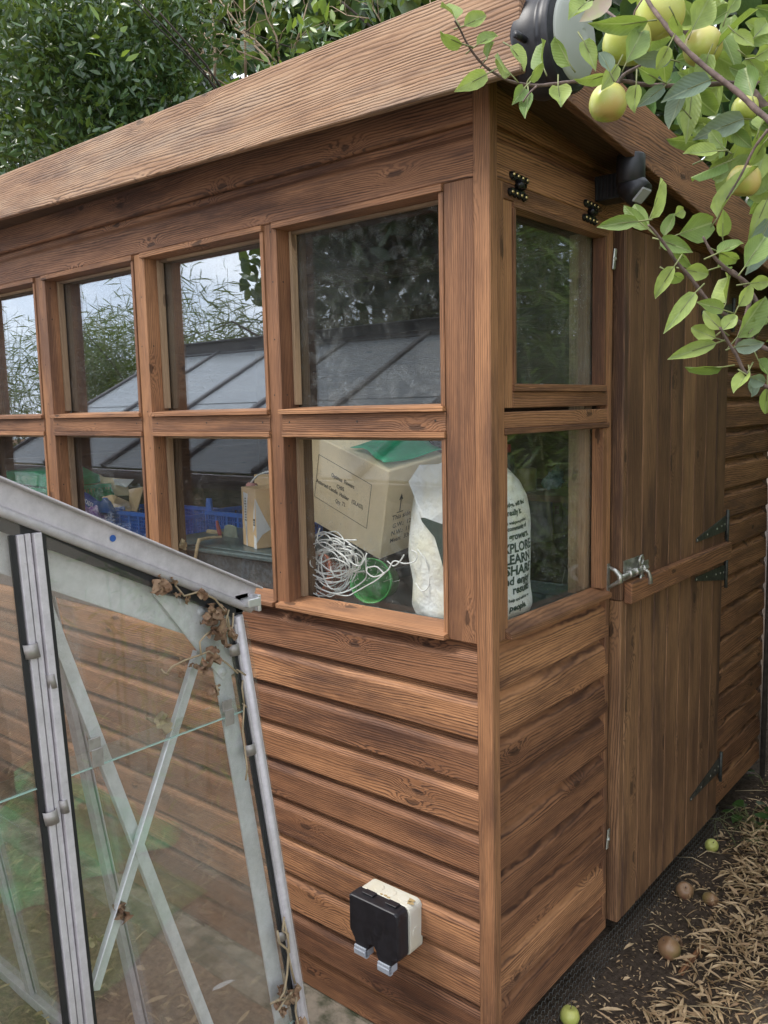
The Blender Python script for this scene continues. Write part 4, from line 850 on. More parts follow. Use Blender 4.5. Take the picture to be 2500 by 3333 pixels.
mb = MB(); mb.add([p for p in q]+[p+np.array([0, .01, 0]) for p in q], [(0, 1, 2, 3), (7, 6, 5, 4), (0, 4, 5, 1), (1, 5, 6, 2), (2, 6, 7, 3), (3, 7, 4, 0)]); o = mb.build('cardboard_sheet', 'card', origin=q[3]); tag(o, 'plain upright sheet of brown cardboard behind the small parcel', 'cardboard')
mb = MB(); mb.tube([at(550+a*.2411, 1450+b*.2411, 'y', .34) for a, b in ((1400, 345), (1300, 360), (1200, 400), (1130, 470), (1090, 530), (1080, 580), (1110, 600), (1165, 575), (1180, 540))], .0032, 6); mb.cur = 1; mb.tube([at(550+a*.2411, 1450+b*.2411, 'y', .34) for a, b in ((1075, 545), (1110, 555), (1165, 560))], .014, 8)
o = mb.build('looped_string', ['twine', 'pinktube'], origin=at(820, 1590, 'y', .34)); tag(o, 'loop of white cord with pink tape behind the small parcel', 'string')
TWL = thing('hand_trowel', 'hand fork with a red handle and a khaki blade lying on the black tub', 'hand tool', at(720, 1750, 'y', .30))
mb = MB(); mb.smooth = True; mb.tube([at(550+a*.2411, 1450+b*.2411, 'y', .30) for a, b in ((645, 1015), (660, 1090), (685, 1180), (695, 1225))], [.005, .007, .0085, .006], 8); mb.build('handle', 'red', TWL)
q = [at(550+a*.2411, 1450+b*.2411, 'y', .31) for a, b in ((720, 1270), (735, 1160), (750, 1085), (790, 1068), (850, 1075), (905, 1100), (930, 1290))]; n = 7
mb = MB(); mb.add([p for p in q]+[p+np.array([0, .004, 0]) for p in q], [tuple(range(n)), tuple(range(n, 2*n))[::-1]]+[(i, n+i, n+(i+1) % n, (i+1) % n) for i in range(n)]); mb.build('blade', 'khaki', TWL, .001)
mb = MB(); mb.smooth = True; mb.tube([at(550+a*.2411, 1450+b*.2411, 'y', .34) for a, b in ((530, 1165), (600, 1175), (720, 1190))], [.010, .011, .008], 8); mb.build('wooden_grip', 'straw', TWL)
mb = MB(); mb.tube([at(550+a*.2411, 1450+b*.2411, 'y', y_) for a, b, y_ in ((330, 1640, .105), (365, 1480, .11), (385, 1350, .11), (405, 1280, .112), (480, 1255, .16), (600, 1240, .2), (715, 1230, .22))], [.005, .006, .006, .007, .006, .005, .004], 7); o = mb.build('bent_cane', 'straw', origin=at(640, 1760, 'y', .11)); tag(o, 'bent pale stick hanging over the edge of the black tub', 'stick')
mb = MB(); crumple(mb, at(550+165*.2411, 1450+1320*.2411, 'y', .085), .018, 4); o = mb.build('spider_nest', 'straw', origin=at(590, 1768, 'y', .085)); tag(o, 'pale ragged spider nest stuck inside the third window frame', 'spider nest')
# crates
def crate(name, mat, x0, x1, y0, y1, z0, z1, label, tall=0.):
    T = thing(name, label, 'crate', ((x0+x1)/2, (y0+y1)/2, z0)); 
    def wall(p, q, nz=5):
        mb = MB(); p, q = np.array(p, float), np.array(q, float); L = np.linalg.norm(q-p); d = (q-p)/L; s_ = nrm(np.cross(d, (0, 0, 1))); H = z1-z0; th = .006
        def r_(a0, a1, h0, h1, t_=th): mb.obox(p+d*a0+np.array([0, 0, h0])-s_*t_/2, d*(a1-a0), (0, 0, h1-h0), s_*t_)
        r_(0, L, H-.016, H, .014); r_(0, L, 0, .012, .010); cells = max(2, int(L/.062)); 
        for i in range(cells+1):
            a = i*L/cells; r_(max(0, a-.006), min(L, a+.006), .012, H-.016, .010)
        for i in range(cells):
            a0 = i*L/cells+.006; a1 = (i+1)*L/cells-.006
            for k_ in range(1, 4): aa = a0+(a1-a0)*k_/4; r_(aa-.0018, aa+.0018, .012, H-.016)
            for k_ in range(1, nz+1): hh = .012+(H-.028)*k_/(nz+1); r_(a0, a1, hh-.0018, hh+.0018)
        return mb.build('lattice_side', mat, T)
    wall((x0, y0, z0), (x1, y0, z0)); wall((x0, y1, z0), (x1, y1, z0)); wall((x0, y0+.01, z0), (x0, y1-.01, z0)); wall((x1, y0+.01, z0), (x1, y1-.01, z0))
    if tall:
        for (px, py, dx) in ((x0, y0, .04), (x1-.04, y0, .04), (x0, y1-.006, .04)):
            mb = MB(); mb.prism([(px, z1), (px+dx, z1), (px+dx*(.8), z1+tall), (px+dx*.2, z1+tall)], lambda a, x, z: (x, a, z), py-.003, py+.009); mb.build('stacking_lug', mat, T, .002)
    mb = MB(); mb.box(x0, x1, y0, y1, z0+.002, z0+.006); mb.build('crate_base', mat, T); return T
crate('plastic_crate', 'blueplastic', -2.26, -1.72, .40, .68, BZ+.07, BZ+.185, 'blue lattice crate heaped with torn cardboard, the nearer to the greenhouse', .05)
crate('plastic_crate', 'blueplastic', -1.70, -1.30, .52, .78, BZ+.05, BZ+.20, 'blue lattice crate behind the black tub, seen through the third window', .05)
crate('plastic_crate', 'greenplastic', -3.12, -2.52, .30, .62, BZ+.12, BZ+.27, 'green lattice crate under a green lid behind the leftmost window')
mb = MB(); q = [at(a*.27125, 1450+b*.27125, 'y', .36) for a, b in ((20, 310), (400, 310), (620, 430), (625, 525), (160, 450), (20, 400))]; n = 6
mb.add([p for p in q]+[p+np.array([0, .25, .01]) for p in q], [tuple(range(n)), tuple(range(n, 2*n))[::-1]]+[(i, n+i, n+(i+1) % n, (i+1) % n) for i in range(n)]); o = mb.build('green_sheet', 'greenplastic', origin=q[4], bevel=.004); tag(o, 'pale green plastic cover lying on the green crate behind the leftmost window', 'plastic sheet')
AV = thing('fruit_box', 'torn dark blue avocado box leaning between the green crate and a blue crate', 'cardboard box', at(285, 1660, 'y', .36))
q = [at(a*.27125, 1450+b*.27125, 'y', .36) for a, b in ((920, 545), (1010, 580), (1130, 670), (1190, 690), (1240, 640), (1290, 690), (1350, 810), (940, 800), (900, 700))]; n = 9
mb = MB(); mb.add([p for p in q]+[p+np.array([0, .02, 0]) for p in q], [tuple(range(n)), tuple(range(n, 2*n))[::-1]]+[(i, n+i, n+(i+1) % n, (i+1) % n) for i in range(n)]); mb.build('box_side', 'bluebox', AV)
a_ = at(962*.27125, 1450+655*.27125, 'y', .358); b_ = at(1090*.27125, 1450+735*.27125, 'y', .358); dd = nrm(b_-a_); uu_ = nrm(np.cross(dd, (0, 1, 0))); uu_ = uu_ if uu_[2] > 0 else -uu_
text('printed_text', 'AVOCADOS', 'whiteink', AV, .030, lambda x, y: a_+dd*x*1.02+uu_*y, 'LEFT', sx=.62)
text('printed_text', 'PERU', 'whiteink', AV, .021, lambda x, y: a_+dd*x-uu_*(.030-y), 'LEFT', sx=.7)
def torn(pts, y, label, mat='card', th=.004):
    q = [at(a*.27125, 1450+b*.27125, 'y', y) for a, b in pts]; n = len(q); mb = MB(); v = [p+np.array([0, .02*math.sin(i*2.1), 0]) for i, p in enumerate(q)]
    ctr = sum(v)/n+np.array([0, -.012, 0]); mb.add(v+[p+np.array([0, th, 0]) for p in v]+[ctr], [(i, (i+1) % n, 2*n) for i in range(n)]+[(i, n+i, n+(i+1) % n, (i+1) % n) for i in range(n)]); o = mb.build('torn_cardboard', mat, origin=q[0]); tag(o, label, 'cardboard')
torn([(915, 330), (1060, 340), (1230, 345), (1240, 380), (1530, 410), (1560, 440), (1550, 600), (1200, 610), (930, 560)], .62, 'large grey-brown cardboard flap standing up behind the blue avocado box', 'cardpale')
torn([(1360, 400), (1560, 410), (1550, 500), (1380, 470)], .60, 'bright scrap of white card at the top edge of the big cardboard flap', 'paper')
torn([(1220, 620), (1300, 595), (1440, 610), (1550, 680), (1540, 790), (1400, 800), (1320, 740)], .50, 'crumpled brown cardboard lying across the end of the nearer blue crate')
torn([(1540, 525), (1680, 500), (1680, 790), (1560, 780)], .52, 'plain brown cardboard piece upright in the nearer blue crate')
mb = MB(); crumple(mb, at(1090*.27125, 1450+880*.27125, 'y', .32), .05, 4); crumple(mb, at(1190*.27125, 1450+920*.27125, 'y', .32), .045, 4); o = mb.build('wrapper', 'purple', origin=at(1130*.27125, 1450+930*.27125, 'y', .32)); tag(o, 'crumpled purple and white plastic wrapper beside the nearer blue crate', 'wrapper')
# seen through the end window: shelf items
Y6 = lambda a, b, x=-.42: at(1630+a*.2576, 1480+b*.2576, 'x', x)
p0 = Y6(670, 1010); mb = MB(); q = [Y6(650, 602), Y6(768, 595), Y6(785, 975), Y6(668, 1010)]
YBX = thing('yellow_carton', 'tall yellow carton with two red panels hanging from the shelf, seen through the end window', 'carton', p0)
mb.add([p for p in q]+[p+np.array([-.02, 0, 0]) for p in q], [(0, 1, 2, 3), (7, 6, 5, 4), (0, 4, 5, 1), (1, 5, 6, 2), (2, 6, 7, 3), (3, 7, 4, 0)]); mb.build('carton_body', 'yellowbox', YBX)
for b0 in (645, 700):
    q = [Y6(682, b0, -.418), Y6(735, b0-3, -.418), Y6(737, b0+48, -.418), Y6(684, b0+52, -.418)]; mb = MB(); mb.add([p for p in q]+[p+np.array([-.001, 0, 0]) for p in q], [(0, 1, 2, 3), (0, 4, 5, 1), (1, 5, 6, 2), (2, 6, 7, 3), (3, 7, 4, 0)]); mb.build('red_panel', 'redink', YBX)
def bottle(c, r, h, mat, cap, label):
    T = thing('bottle', label, 'bottle', c); mb = MB(); mb.smooth = True; mb.lathe([(0, 0), (r, .0), (r, h*.72), (r*.9, h*.8), (r*.5, h*.88), (r*.48, h*.9)], c, (0, 0, 1), 20); mb.build('bottle_body', mat, T)
    mb = MB(); mb.smooth = True; mb.lathe([(r*.56, h*.885), (r*.56, h), (0, h)], c, (0, 0, 1), 16); mb.build('cap', cap, T); return T
bottle((-.36, .86, 1.245), .040, .175, 'polybag', 'whiteplastic', 'grey plastic bottle with a white cap below the shelf, seen through the end window')
mb = MB(); mb.smooth = True; c = np.array([-.38, .80, 1.4155]); mb.lathe([(0, 0), (.032, 0), (.034, .004), (.034, .072), (.030, .076), (0, .076)], c, (0, 0, 1), 20); o = mb.build('tin', 'olive', origin=c); tag(o, 'olive-green tin standing on the shelf behind the end window', 'tin')
mb = MB(); mb.smooth = True; c = np.array([-.45, .80, 1.4155]); mb.lathe([(0, 0), (.022, 0), (.022, .11), (.01, .125), (.01, .14), (0, .14)], c, (0, 0, 1), 16); mb.cur = 1; mb.lathe([(.0115, .126), (.0115, .152), (0, .152)], c, (0, 0, 1), 12); o = mb.build('bottle', ['blackplastic', 'red'], origin=c); tag(o, 'small dark bottle with a red cap beside the olive tin', 'bottle')
mb = MB(); crumple(mb, (-.33, .90, 1.455), .05, 7); o = mb.build('plastic_bag', 'tealbag', origin=(-.33, .90, 1.416)); tag(o, 'crumpled teal and white bag on the shelf behind the end window', 'bag')
mb = MB(); crumple(mb, (-.52, .93, 1.31), .10, 7); crumple(mb, (-.50, .80, 1.29), .08, 6); o = mb.build('plastic_bag', 'polybag', origin=(-.52, .9, 1.22)); tag(o, 'large sagging grey polythene bag below the shelf, seen through the end window', 'bag')
bx = Y6(820, 1420, -.25); q = [Y6(820, 1420, -.25), Y6(868, 1480, -.25), Y6(835, 1720, -.25), Y6(778, 1640, -.25)]
mb = MB(); mb.add([p for p in q]+[p+np.array([-.004, .003, 0]) for p in q], [(0, 1, 2, 3), (7, 6, 5, 4), (0, 4, 5, 1), (1, 5, 6, 2), (2, 6, 7, 3), (3, 7, 4, 0)]); o = mb.build('plant_label', 'whiteplastic', origin=q[2]); tag(o, 'blank pale plastic plant label leaning at the right of the sack', 'plant label')
# unlit tube light on the ceiling
R4 = lambda a, b, y: at(800+a*.5124, 550+b*.5124, 'y', y)
a_ = R4(510, 640, 1.2); b_ = R4(925, 590, 1.2); LT = thing('tube_light', 'unlit white fluorescent batten under the shed ceiling, seen through the cobwebbed window', 'light fitting', (a_+b_)/2)
mb = MB(); mb.box(a_[0]-.35, b_[0], 1.17, 1.23, b_[2]-.02, b_[2]+.03); mb.build('batten', 'tubelight', LT, .004); mb = MB(); mb.tube([(a_[0]-.3, 1.2, b_[2]-.045), (b_[0]-.03, 1.2, b_[2]-.045)], .014, 10); mb.build('tube', 'tubelight', LT)
mb = MB(); mb.box(a_[0]+.1, a_[0]+.13, 1.19, 1.21, b_[2]+.03, deck(1.2)); mb.build('hanger', 'tubelight', LT)
# jars on the back shelves
for i, (x, m_, n_) in enumerate(((-2.6, 'olive', 'olive tin at the left end of the back shelf'), (-1.9, 'terracotta', 'stack of terracotta pots on the back shelf'), (-1.2, 'greenplastic', 'green plastic pot on the right of the back shelf'))):
    mb = MB(); mb.smooth = True; mb.lathe([(0, 0), (.05, 0), (.065, .12), (.07, .12), (.07, .15), (.055, .15), (0, .14)], (x, 1.9, 1.3205), (0, 0, 1), 18); o = mb.build('plant_pot', m_, origin=(x, 1.9, 1.3205)); tag(o, n_, 'pot')

# ================================================================== GROUND
def hgt(x, y):
    n = .010*np.sin(x*5.1+1.3*np.cos(y*3.7))*np.cos(y*4.3+x)+.006*np.sin(x*17+y*5)*np.sin(y*19-x*3)+.004*np.sin(x*41+2*np.sin(y*23))*np.sin(y*37)
    dip = np.clip((.10-x)/.10, 0, 1)*np.clip((y+.42)/.06, 0, 1)*np.clip((.25-y)/.1, 0, 1)
    far_ = np.clip((np.hypot(x, y)-6)/10, 0, 1)
    return n*(1-far_)-.035*dip
gxs = np.concatenate([[-60, -30, -15, -9], np.arange(-6, -1.2, .08), np.arange(-1.2, 1.6, .022), np.arange(1.6, 4, .1), [5, 8, 15, 30, 60]])
gys = np.concatenate([[-60, -30, -15, -8, -5], np.arange(-3.4, -.6, .06), np.arange(-.6, 3.2, .022), np.arange(3.2, 6, .1), [7, 9, 15, 30, 60]])
GXX, GYY = np.meshgrid(gxs, gys, indexing='ij'); GZZ = hgt(GXX, GYY)
GZZ = GZZ+(rng.random(GZZ.shape)-.5)*.006*(np.hypot(GXX, GYY) < 4)
me = bpy.data.meshes.new('ground'); nx, ny = GXX.shape; vv = np.stack([GXX, GYY, GZZ], -1).reshape(-1, 3)
me.from_pydata(vv.tolist(), [], [(i*ny+j, (i+1)*ny+j, (i+1)*ny+j+1, i*ny+j+1) for i in range(nx-1) for j in range(ny-1)]); me.polygons.foreach_set('use_smooth', [True]*len(me.polygons))
t = NT('garden_soil'); o_ = t.obj(); n1 = t.noise(o_, 3., 5., .6); n2 = t.noise(o_, 55., 8., .7); n3 = t.noise(o_, 260., 3.); vn = t.voro(o_, 120.)
c = t.mix(t.ss(n2, .3, .75), (.15, .11, .082), (.055, .038, .028)); c = t.mix(t.math('MULTIPLY', t.ss(vn.outputs['Distance'], .25, .1), t.ss(n1, .4, .6, .1, .5)), c, (.16, .125, .09))
px_, py_, pz_ = t.sep(o_)
dusty = t.math('MULTIPLY', t.ss(t.math('ADD', t.math('MULTIPLY', n1, .9), t.math('MULTIPLY_ADD', py_, -.55, px_)), .38, .58), t.ss(px_, .0, .2))
c = t.mix(t.math('MULTIPLY', dusty, t.ss(n2, .35, .6)), c, (.30, .24, .18))
ins = t.math('MULTIPLY', t.ss(py_, -.02, -.12), .92); c = t.mix(ins, c, t.mix(t.ss(n2, .35, .65), (.42, .27, .17), (.20, .125, .08)))
h = t.math('ADD', t.math('MULTIPLY', n2, 1.), t.math('MULTIPLY', n3, .4)); me.materials.append(t.out(t.pri(c, .95, normal=t.bump(h, .9, .02), spec=.2)))
g = bpy.data.objects.new('ground', me); COL.objects.link(g); g['kind'] = 'structure'; g['label'] = 'dark brown garden soil around the shed and greenhouse'
mb = MB(); mb.box(-3.5, .0, -.125, .0105, -.16, -.0225); mb.box(-3.5, -.02, .0105, 2.24, -.16, -.022); o = mb.build('concrete_base', 'moss', bevel=.008); o['kind'] = 'structure'; o['label'] = 'mossy concrete base under the shed'
def scatter(n, fx_, dens):
    P = []
    while len(P) < n:
        x, y = fx_(); 
        if random.random() < dens(x, y): P.append((x, y))
    P = np.array(P); return P
pn = lambda x, y: .5+.5*math.sin(x*9+2*math.sin(y*4))*math.cos(y*6+x*3)
def dens(x, y):
    e = .06+.10*max(0, 1-(y-.9)/.8 if y > .9 else 1)*.9
    return max(0.05, min(1, (x-e)/.07))*(.25+.75*pn(x, y) if y < 1.1 else 1) if x > .02 else 0
def litter(name, P, label, z0=.004, zs=.03, Lr=(.025, .080), Wr=(.004, .012), flat=.45):
    n = len(P); a = rng.uniform(0, 6.283, n); d = np.stack([np.cos(a), np.sin(a), rng.normal(0, flat*.55, n)], 1); nor = np.stack([rng.normal(0, flat, n), rng.normal(0, flat, n), np.ones(n)], 1)
    pos = np.stack([P[:, 0], P[:, 1], hgt(P[:, 0], P[:, 1])+z0+np.abs(rng.normal(0, zs, n))*.6], 1); pos[:, :2] -= d[:, :2]*.03
    o = cloud(name, 'litter', None, pos, d, nor, rng.uniform(*Lr, n), rng.uniform(*Wr, n), bend=.35, fold=.35); return tag(o, label, 'leaf litter', kind='stuff')
litter('leaf_litter', scatter(9500, lambda: (random.uniform(.02, .95), random.uniform(.25, 3.4)), dens), 'straw-coloured fallen bamboo leaves strewn over the soil beside the shed')
litter('greenhouse_litter', scatter(1500, lambda: (random.uniform(-3, -.03), random.uniform(-2.2, -.14)), lambda x, y: .15+.85*pn(x*1.2, y*2)), 'sparse dry leaves on the earth inside the greenhouse', zs=.012, Lr=(.035, .085), Wr=(.007, .016))
mb = MB()
for i in range(1500):
    x, y = random.uniform(.0, .6), random.uniform(.1, 2.6); r = random.choice([.0015, .0025, .004]); z = float(hgt(np.array(x), np.array(y))); a = rng.normal(size=3)*.3+1
    mb.add([(x+r*a[0], y, z), (x, y+r, z), (x-r, y, z), (x, y-r*a[1], z), (x, y, z+r*a[2]), (x, y, z-r)], [(0, 1, 4), (1, 2, 4), (2, 3, 4), (3, 0, 4), (1, 0, 5), (2, 1, 5), (3, 2, 5), (0, 3, 5)])
o = mb.build('soil_crumbs', g.data.materials[0]); tag(o, 'loose crumbs of dark soil and grit beside the shed', 'soil', kind='stuff')
mb = MB()
for i in range(46):
    P = scatter(1, lambda: (random.uniform(.05, .7), random.uniform(.4, 2.8)), lambda x, y: 1)[0]; a = random.uniform(0, 6.28); L = random.uniform(.06, .2); z = float(hgt(np.array(P[0]), np.array(P[1])))+.012
    k1 = random.uniform(-.02, .02); mb.tube([(P[0], P[1], z), (P[0]+L*.5*math.cos(a)+k1, P[1]+L*.5*math.sin(a), z+random.uniform(0, .02)), (P[0]+L*math.cos(a), P[1]+L*math.sin(a)+k1, z)], [.0016, .002, .001], 5)
for i in range(20):
    P = (random.uniform(-1.6, -.1), random.uniform(-1.6, -.65)); a = random.uniform(0, 6.28); L = random.uniform(.08, .3); k1 = random.uniform(-.03, .03); mb.tube([(P[0], P[1], .012), (P[0]+L*.5*math.cos(a)+k1, P[1]+L*.5*math.sin(a), .02), (P[0]+L*math.cos(a), P[1]+L*math.sin(a)+k1, .01)], [.0014, .0016, .0008], 5)
o = mb.build('fallen_twigs', 'straw'); tag(o, 'thin dry twigs scattered over the soil', 'twigs', kind='stuff')
# broken piece of wood
mb = MB(); mb.bar(at(2215, 3170, 'z', .012), at(2285, 3080, 'z', .02), .014, .012); o = mb.build('wood_fragment', 'clad', origin=at(2250, 3120, 'z', 0), bevel=.002); tag(o, 'short splinter of dark wood on the soil near the reddish windfall apple', 'wood')
# windfall apples
def apple_mesh(mb, c, r, ax, sq=.92):
    prof = []
    for i in range(15):
        t_ = math.pi*i/14; rr_ = r*math.sin(t_)**.85*(1+.06*math.cos(t_)); h = -r*sq*math.cos(t_); 
        if i < 3: h += r*.16*(3-i)/3
        if i > 11: h -= r*.24*(i-11)/3
        prof.append((max(rr_, .0001), h))
    mb.smooth = True; mb.lathe(prof, c, ax, 20, ref=(1, .1, 0)); mb.smooth = False
for (x, y, r, l, sq, m_, ax) in ((.036, 1.455, .025, 'small pale green windfall apple beside the chicken wire, furthest from the camera', .95, 'apple', (.3, -.4, .8)),
        (.060, 1.112, .030, 'brown-green windfall apple among dry leaves in front of the door', .95, 'applefall', (.2, -.5, .7)), (.145, 1.120, .022, 'half-rotten elongated windfall apple among the dry leaves', 1.25, 'applefall', (1, -.3, .1)),
        (.138, .768, .033, 'largest windfall apple, red-cheeked, on the bare soil', 1.05, 'applefall', (-.5, -.3, .8)), (.134, .838, .016, 'tiny shrivelled orange windfall apple behind the largest one', .9, 'applefall', (0, .2, 1)), (.03, .33, .027, 'green windfall apple by the chicken wire at the bottom edge', .95, 'apple', (0, .2, 1))):
    mb = MB(); z = float(hgt(np.array(x), np.array(y)))+r*.8; apple_mesh(mb, (x, y, z), r, ax, sq); mb.cur = 1; a = nrm(ax); mb.tube([np.array([x, y, z])+a*r*.6, np.array([x, y, z])+a*r*1.1+np.array([.003, 0, 0])], [.0015, .0012], 5)
    o = mb.build('windfall_apple', [m_, 'bark'], origin=(x, y, z-r)); tag(o, l, 'apple', 'windfall apples on the soil')
# chicken wire skirt
mb = MB(); cs = .021; ww = .00055; L = 1.62; H = .125
def wp(s, h): return np.array([-.004+.022*(1-h/H)+.005*math.sin(s*9+h*20), s, -.005+h+.004*math.sin(s*5)])
hx = cs; j = 0; rowh = cs*.866*1.0
for r_ in range(int(H/(rowh*1.0))):
    for q_ in range(int(L/(cs*1.0))):
        s0 = .03+q_*cs+(cs/2 if r_ % 2 else 0); h0 = r_*rowh
        ctr = wp(s0, h0); a1 = wp(s0, h0+rowh*.33); b1 = wp(s0-cs/2, h0+rowh*.66) ; c1 = wp(s0+cs/2, h0+rowh*.66); d1 = wp(s0-cs/2, h0+rowh); 
        for p, q in ((wp(s0, h0), a1), (a1, b1), (a1, c1)): mb.tube([p, q], ww, 3, cap=False)
o = mb.build('chicken_wire', 'steel', origin=(.02, .8, 0)); tag(o, 'strip of grey chicken wire pinned along the foot of the door wall', 'wire mesh')
mb = MB(); mb.tube([(.0, 2.222, -.02), (.0, 2.228, 2.0)], .012, 8); o = mb.build('garden_cane', 'greybark', origin=(0, 2.225, 0)); tag(o, 'dark upright cane at the far back corner of the shed', 'cane')
# low weeds
def weed(px, py, n, label, s=.035):
    b = at(px, py, 'z', .0); T = thing('weed', label, 'plant', b, 'broad-leaved weeds in the litter'); P = []; D = []; N_ = []; mb = MB()
    for i in range(n):
        a = i*2.4+random.random(); L = random.uniform(.03, .07); tip = b+np.array([L*math.cos(a), L*math.sin(a), random.uniform(.025, .07)]); mb.tube([b, (b+tip)/2+np.array([0, 0, .015]), tip], [.0014, .0012, .001], 5); P.append(tip); D.append((math.cos(a), math.sin(a), -.1)); N_.append((rng.normal()*.2, rng.normal()*.2, 1))
    mb.build('stem', 'culm', T); cloud('foliage', 'weed', T, P, np.array(D), np.array(N_), rng.uniform(s*.9, s*1.4, n), rng.uniform(s*.9, s*1.2, n), hi=True)
weed(2440, 2680, 9, 'low weed with round green leaves among the litter right of the door', .045); weed(2490, 2560, 5, 'small two-leaved green seedling higher up the litter bank', .03)
GB = MB()
for i in range(26):
    b = at(2380+random.uniform(-60, 120), 2700+random.uniform(-50, 70), 'z', .02); a = random.uniform(0, 6.28); L = random.uniform(.10, .22); GB.tube([b, b+np.array([L*.5*math.cos(a), L*.5*math.sin(a), .05]), b+np.array([L*math.cos(a), L*math.sin(a), .02])], [.0012, .0012, .0004], 3)
o = GB.build('grass_blades', 'culm'); tag(o, 'sparse long grass blades through the weed', 'grass', kind='stuff')

# ================================================================== VEGETATION BEHIND AND OPPOSITE
def limb(mb, p, d, L, r, depth, spread=.5, up=.1, sub=3, segs=5, n=6):
    p = np.asarray(p, float); d = nrm(d); pts = [p]; rs = [r]
    for i in range(segs): d = nrm(d+rng.normal(size=3)*.10+np.array([0, 0, up*.15])); pts.append(pts[-1]+d*L/segs); rs.append(r*(1-.6*(i+1)/segs))
    mb.tube(pts, rs, n)
    if depth > 0:
        for k in range(sub):
            i = random.randint(2, segs); limb(mb, pts[i], d+rng.normal(size=3)*spread, L*random.uniform(.5, .8), rs[i]*.75, depth-1, spread, up, sub, segs, max(3, n-1))
def clump_pts(n, centers, rad):
    c = np.asarray(centers)[rng.integers(0, len(centers), n)]; v = rng.normal(size=(n, 3)); v /= np.linalg.norm(v, axis=1)[:, None]; r = rng.random(n)**(1/2.2); return c+v*(r*rad)[:, None], v
LS = thing('laurel_tree', 'large dark glossy evergreen laurel rising behind the shed roof on the left', 'tree', (-4.2, 3.4, 0))
cen = []
while len(cen) < 430:
    u, v = rng.uniform(-150, 1320), rng.uniform(-120, 640)
    if v > 640-.41*u+60: continue
    dd = rng.uniform(4.4, 6.4); p = far(u, v, dd)
    if p[1] < 2.45 and p[0] > -3.75: continue
    if p[2] < 1.2: continue
    if u < 170 and rng.random() < .5: continue
    if u > 600 and rng.random() < .92: continue
    cen.append(p)
cen += [np.array([rng.uniform(-7, -2.), rng.uniform(2.6, 4.), rng.uniform(1.0, 3.2)]) for _ in range(70)]
P, Vn = clump_pts(21000, cen, .24); D = Vn*.7+rdir(len(P), .25); cloud('foliage', 'laurel', LS, P, D, Vn*.5+rdir(len(P), 1.1)*.8, rng.uniform(.05, .095, len(P)), rng.uniform(.020, .034, len(P)), bend=.1, fold=.2)
cy = [p for p in cen if rng.random() < .16]; cy += [far(u, v, 4.3) for u, v in ((1000, 40), (1040, 70), (1090, 30), (1130, 60), (1180, 30), (900, 180), (1060, 110), (360, 130))]
P, Vn = clump_pts(620, cy, .13); cloud('young_leaves', 'laurelnew', LS, P, Vn*.5+rdir(len(P), 1.2), rdir(len(P), .8), rng.uniform(.06, .10, len(P)), rng.uniform(.022, .034, len(P)), bend=.12)
mb = MB()
for a in range(7): limb(mb, (-4.2+rng.normal()*.15, 3.5+rng.normal()*.1, -.02), (rng.normal()*.5+(.25 if a % 2 else -.25), rng.normal()*.15, 1.2), 3.2, .05, 2, .5)
mb.build('trunk', 'greybark', LS)
# dark conifer depth behind the bare twigs
BS = thing('dark_evergreen', 'very dark dense evergreen filling the shade behind the bare twigs', 'tree', (-3.2, 5.2, 0))
P = np.stack([rng.uniform(-15., .6, 22000), rng.uniform(5.6, 7.6, 22000), rng.uniform(1.5, 9.5, 22000)], 1); P = P[(P[:, 0] > -14)]
cloud('foliage', 'laurel', BS, P, rdir(len(P), -.2), rdir(len(P), .4), rng.uniform(.26, .42, len(P)), rng.uniform(.14, .22, len(P)), bend=.1)
mb = MB(); limb(mb, (-3.2, 5.6, 0), (0, .0, 1), 5.2, .12, 2, .6); limb(mb, (-1.4, 5.6, 0), (0, .0, 1), 5.0, .10, 2, .6); mb.build('trunk', 'greybark', BS)
# bare pale twigs
TWG = thing('bare_shrub', 'leafless shrub with pale branching twigs in front of the dark evergreen', 'shrub', (-1.75, 3.0, 0)); mb = MB()
def poly_branch(pts, y, r):
    mb.tube([at(u, v, 'y', y+.05*math.sin(u*.05)) for u, v in pts], [r*(1-.6*i/(len(pts)-1)) for i in range(len(pts))], 5)
for pts, r in (([(930, 330), (870, 190), (820, 140), (760, 60), (700, -20)], .011), ([(900, 205), (850, 150), (720, 110), (640, 120), (560, 60)], .007), ([(860, 200), (760, 160), (690, 130), (610, 60), (540, 20)], .006), ([(800, 260), (798, 120), (795, -20)], .013), ([(700, 300), (700, 150), (690, 20), (680, -40)], .014), ([(740, 280), (650, 220), (600, 150), (545, 80)], .006), ([(900, 200), (830, 130), (760, 90), (740, 40), (750, -20)], .008), ([(690, 270), (660, 160), (600, 40), (560, -20)], .006), ([(640, 190), (690, 140), (760, 150), (820, 220)], .004), ([(910, 200), (900, 120), (870, 60), (850, -20)], .010), ([(950, 180), (980, 90), (1010, -20)], .008), ([(1200, 60), (1130, 50), (1080, 20)], .005), ([(1240, 70), (1210, 20), (1190, -30)], .006), ([(560, 330), (500, 230), (470, 160)], .010)):
    poly_branch(pts, 2.95+.3*random.random(), r)
    for k in range(5):
        i = random.randint(0, len(pts)-2); f = random.random(); u = pts[i][0]*(1-f)+pts[i+1][0]*f; v = pts[i][1]*(1-f)+pts[i+1][1]*f; L = random.uniform(50, 150); a = math.atan2(pts[i+1][1]-pts[i][1], pts[i+1][0]-pts[i][0])+random.choice([-1, 1])*random.uniform(.4, .9)
        poly_branch([(u, v), (u+L*.5*math.cos(a), v+L*.5*math.sin(a)), (u+L*math.cos(a+.2), v+L*math.sin(a+.2))], 3.05, r*.4)
for i in range(5): limb(mb, (-1.75+rng.normal()*.1, 3.05, -.02), (rng.normal()*.25-.1, 0, 1), 2.9, .018, 1, .3)
mb.build('twigs', 'twig', TWG)
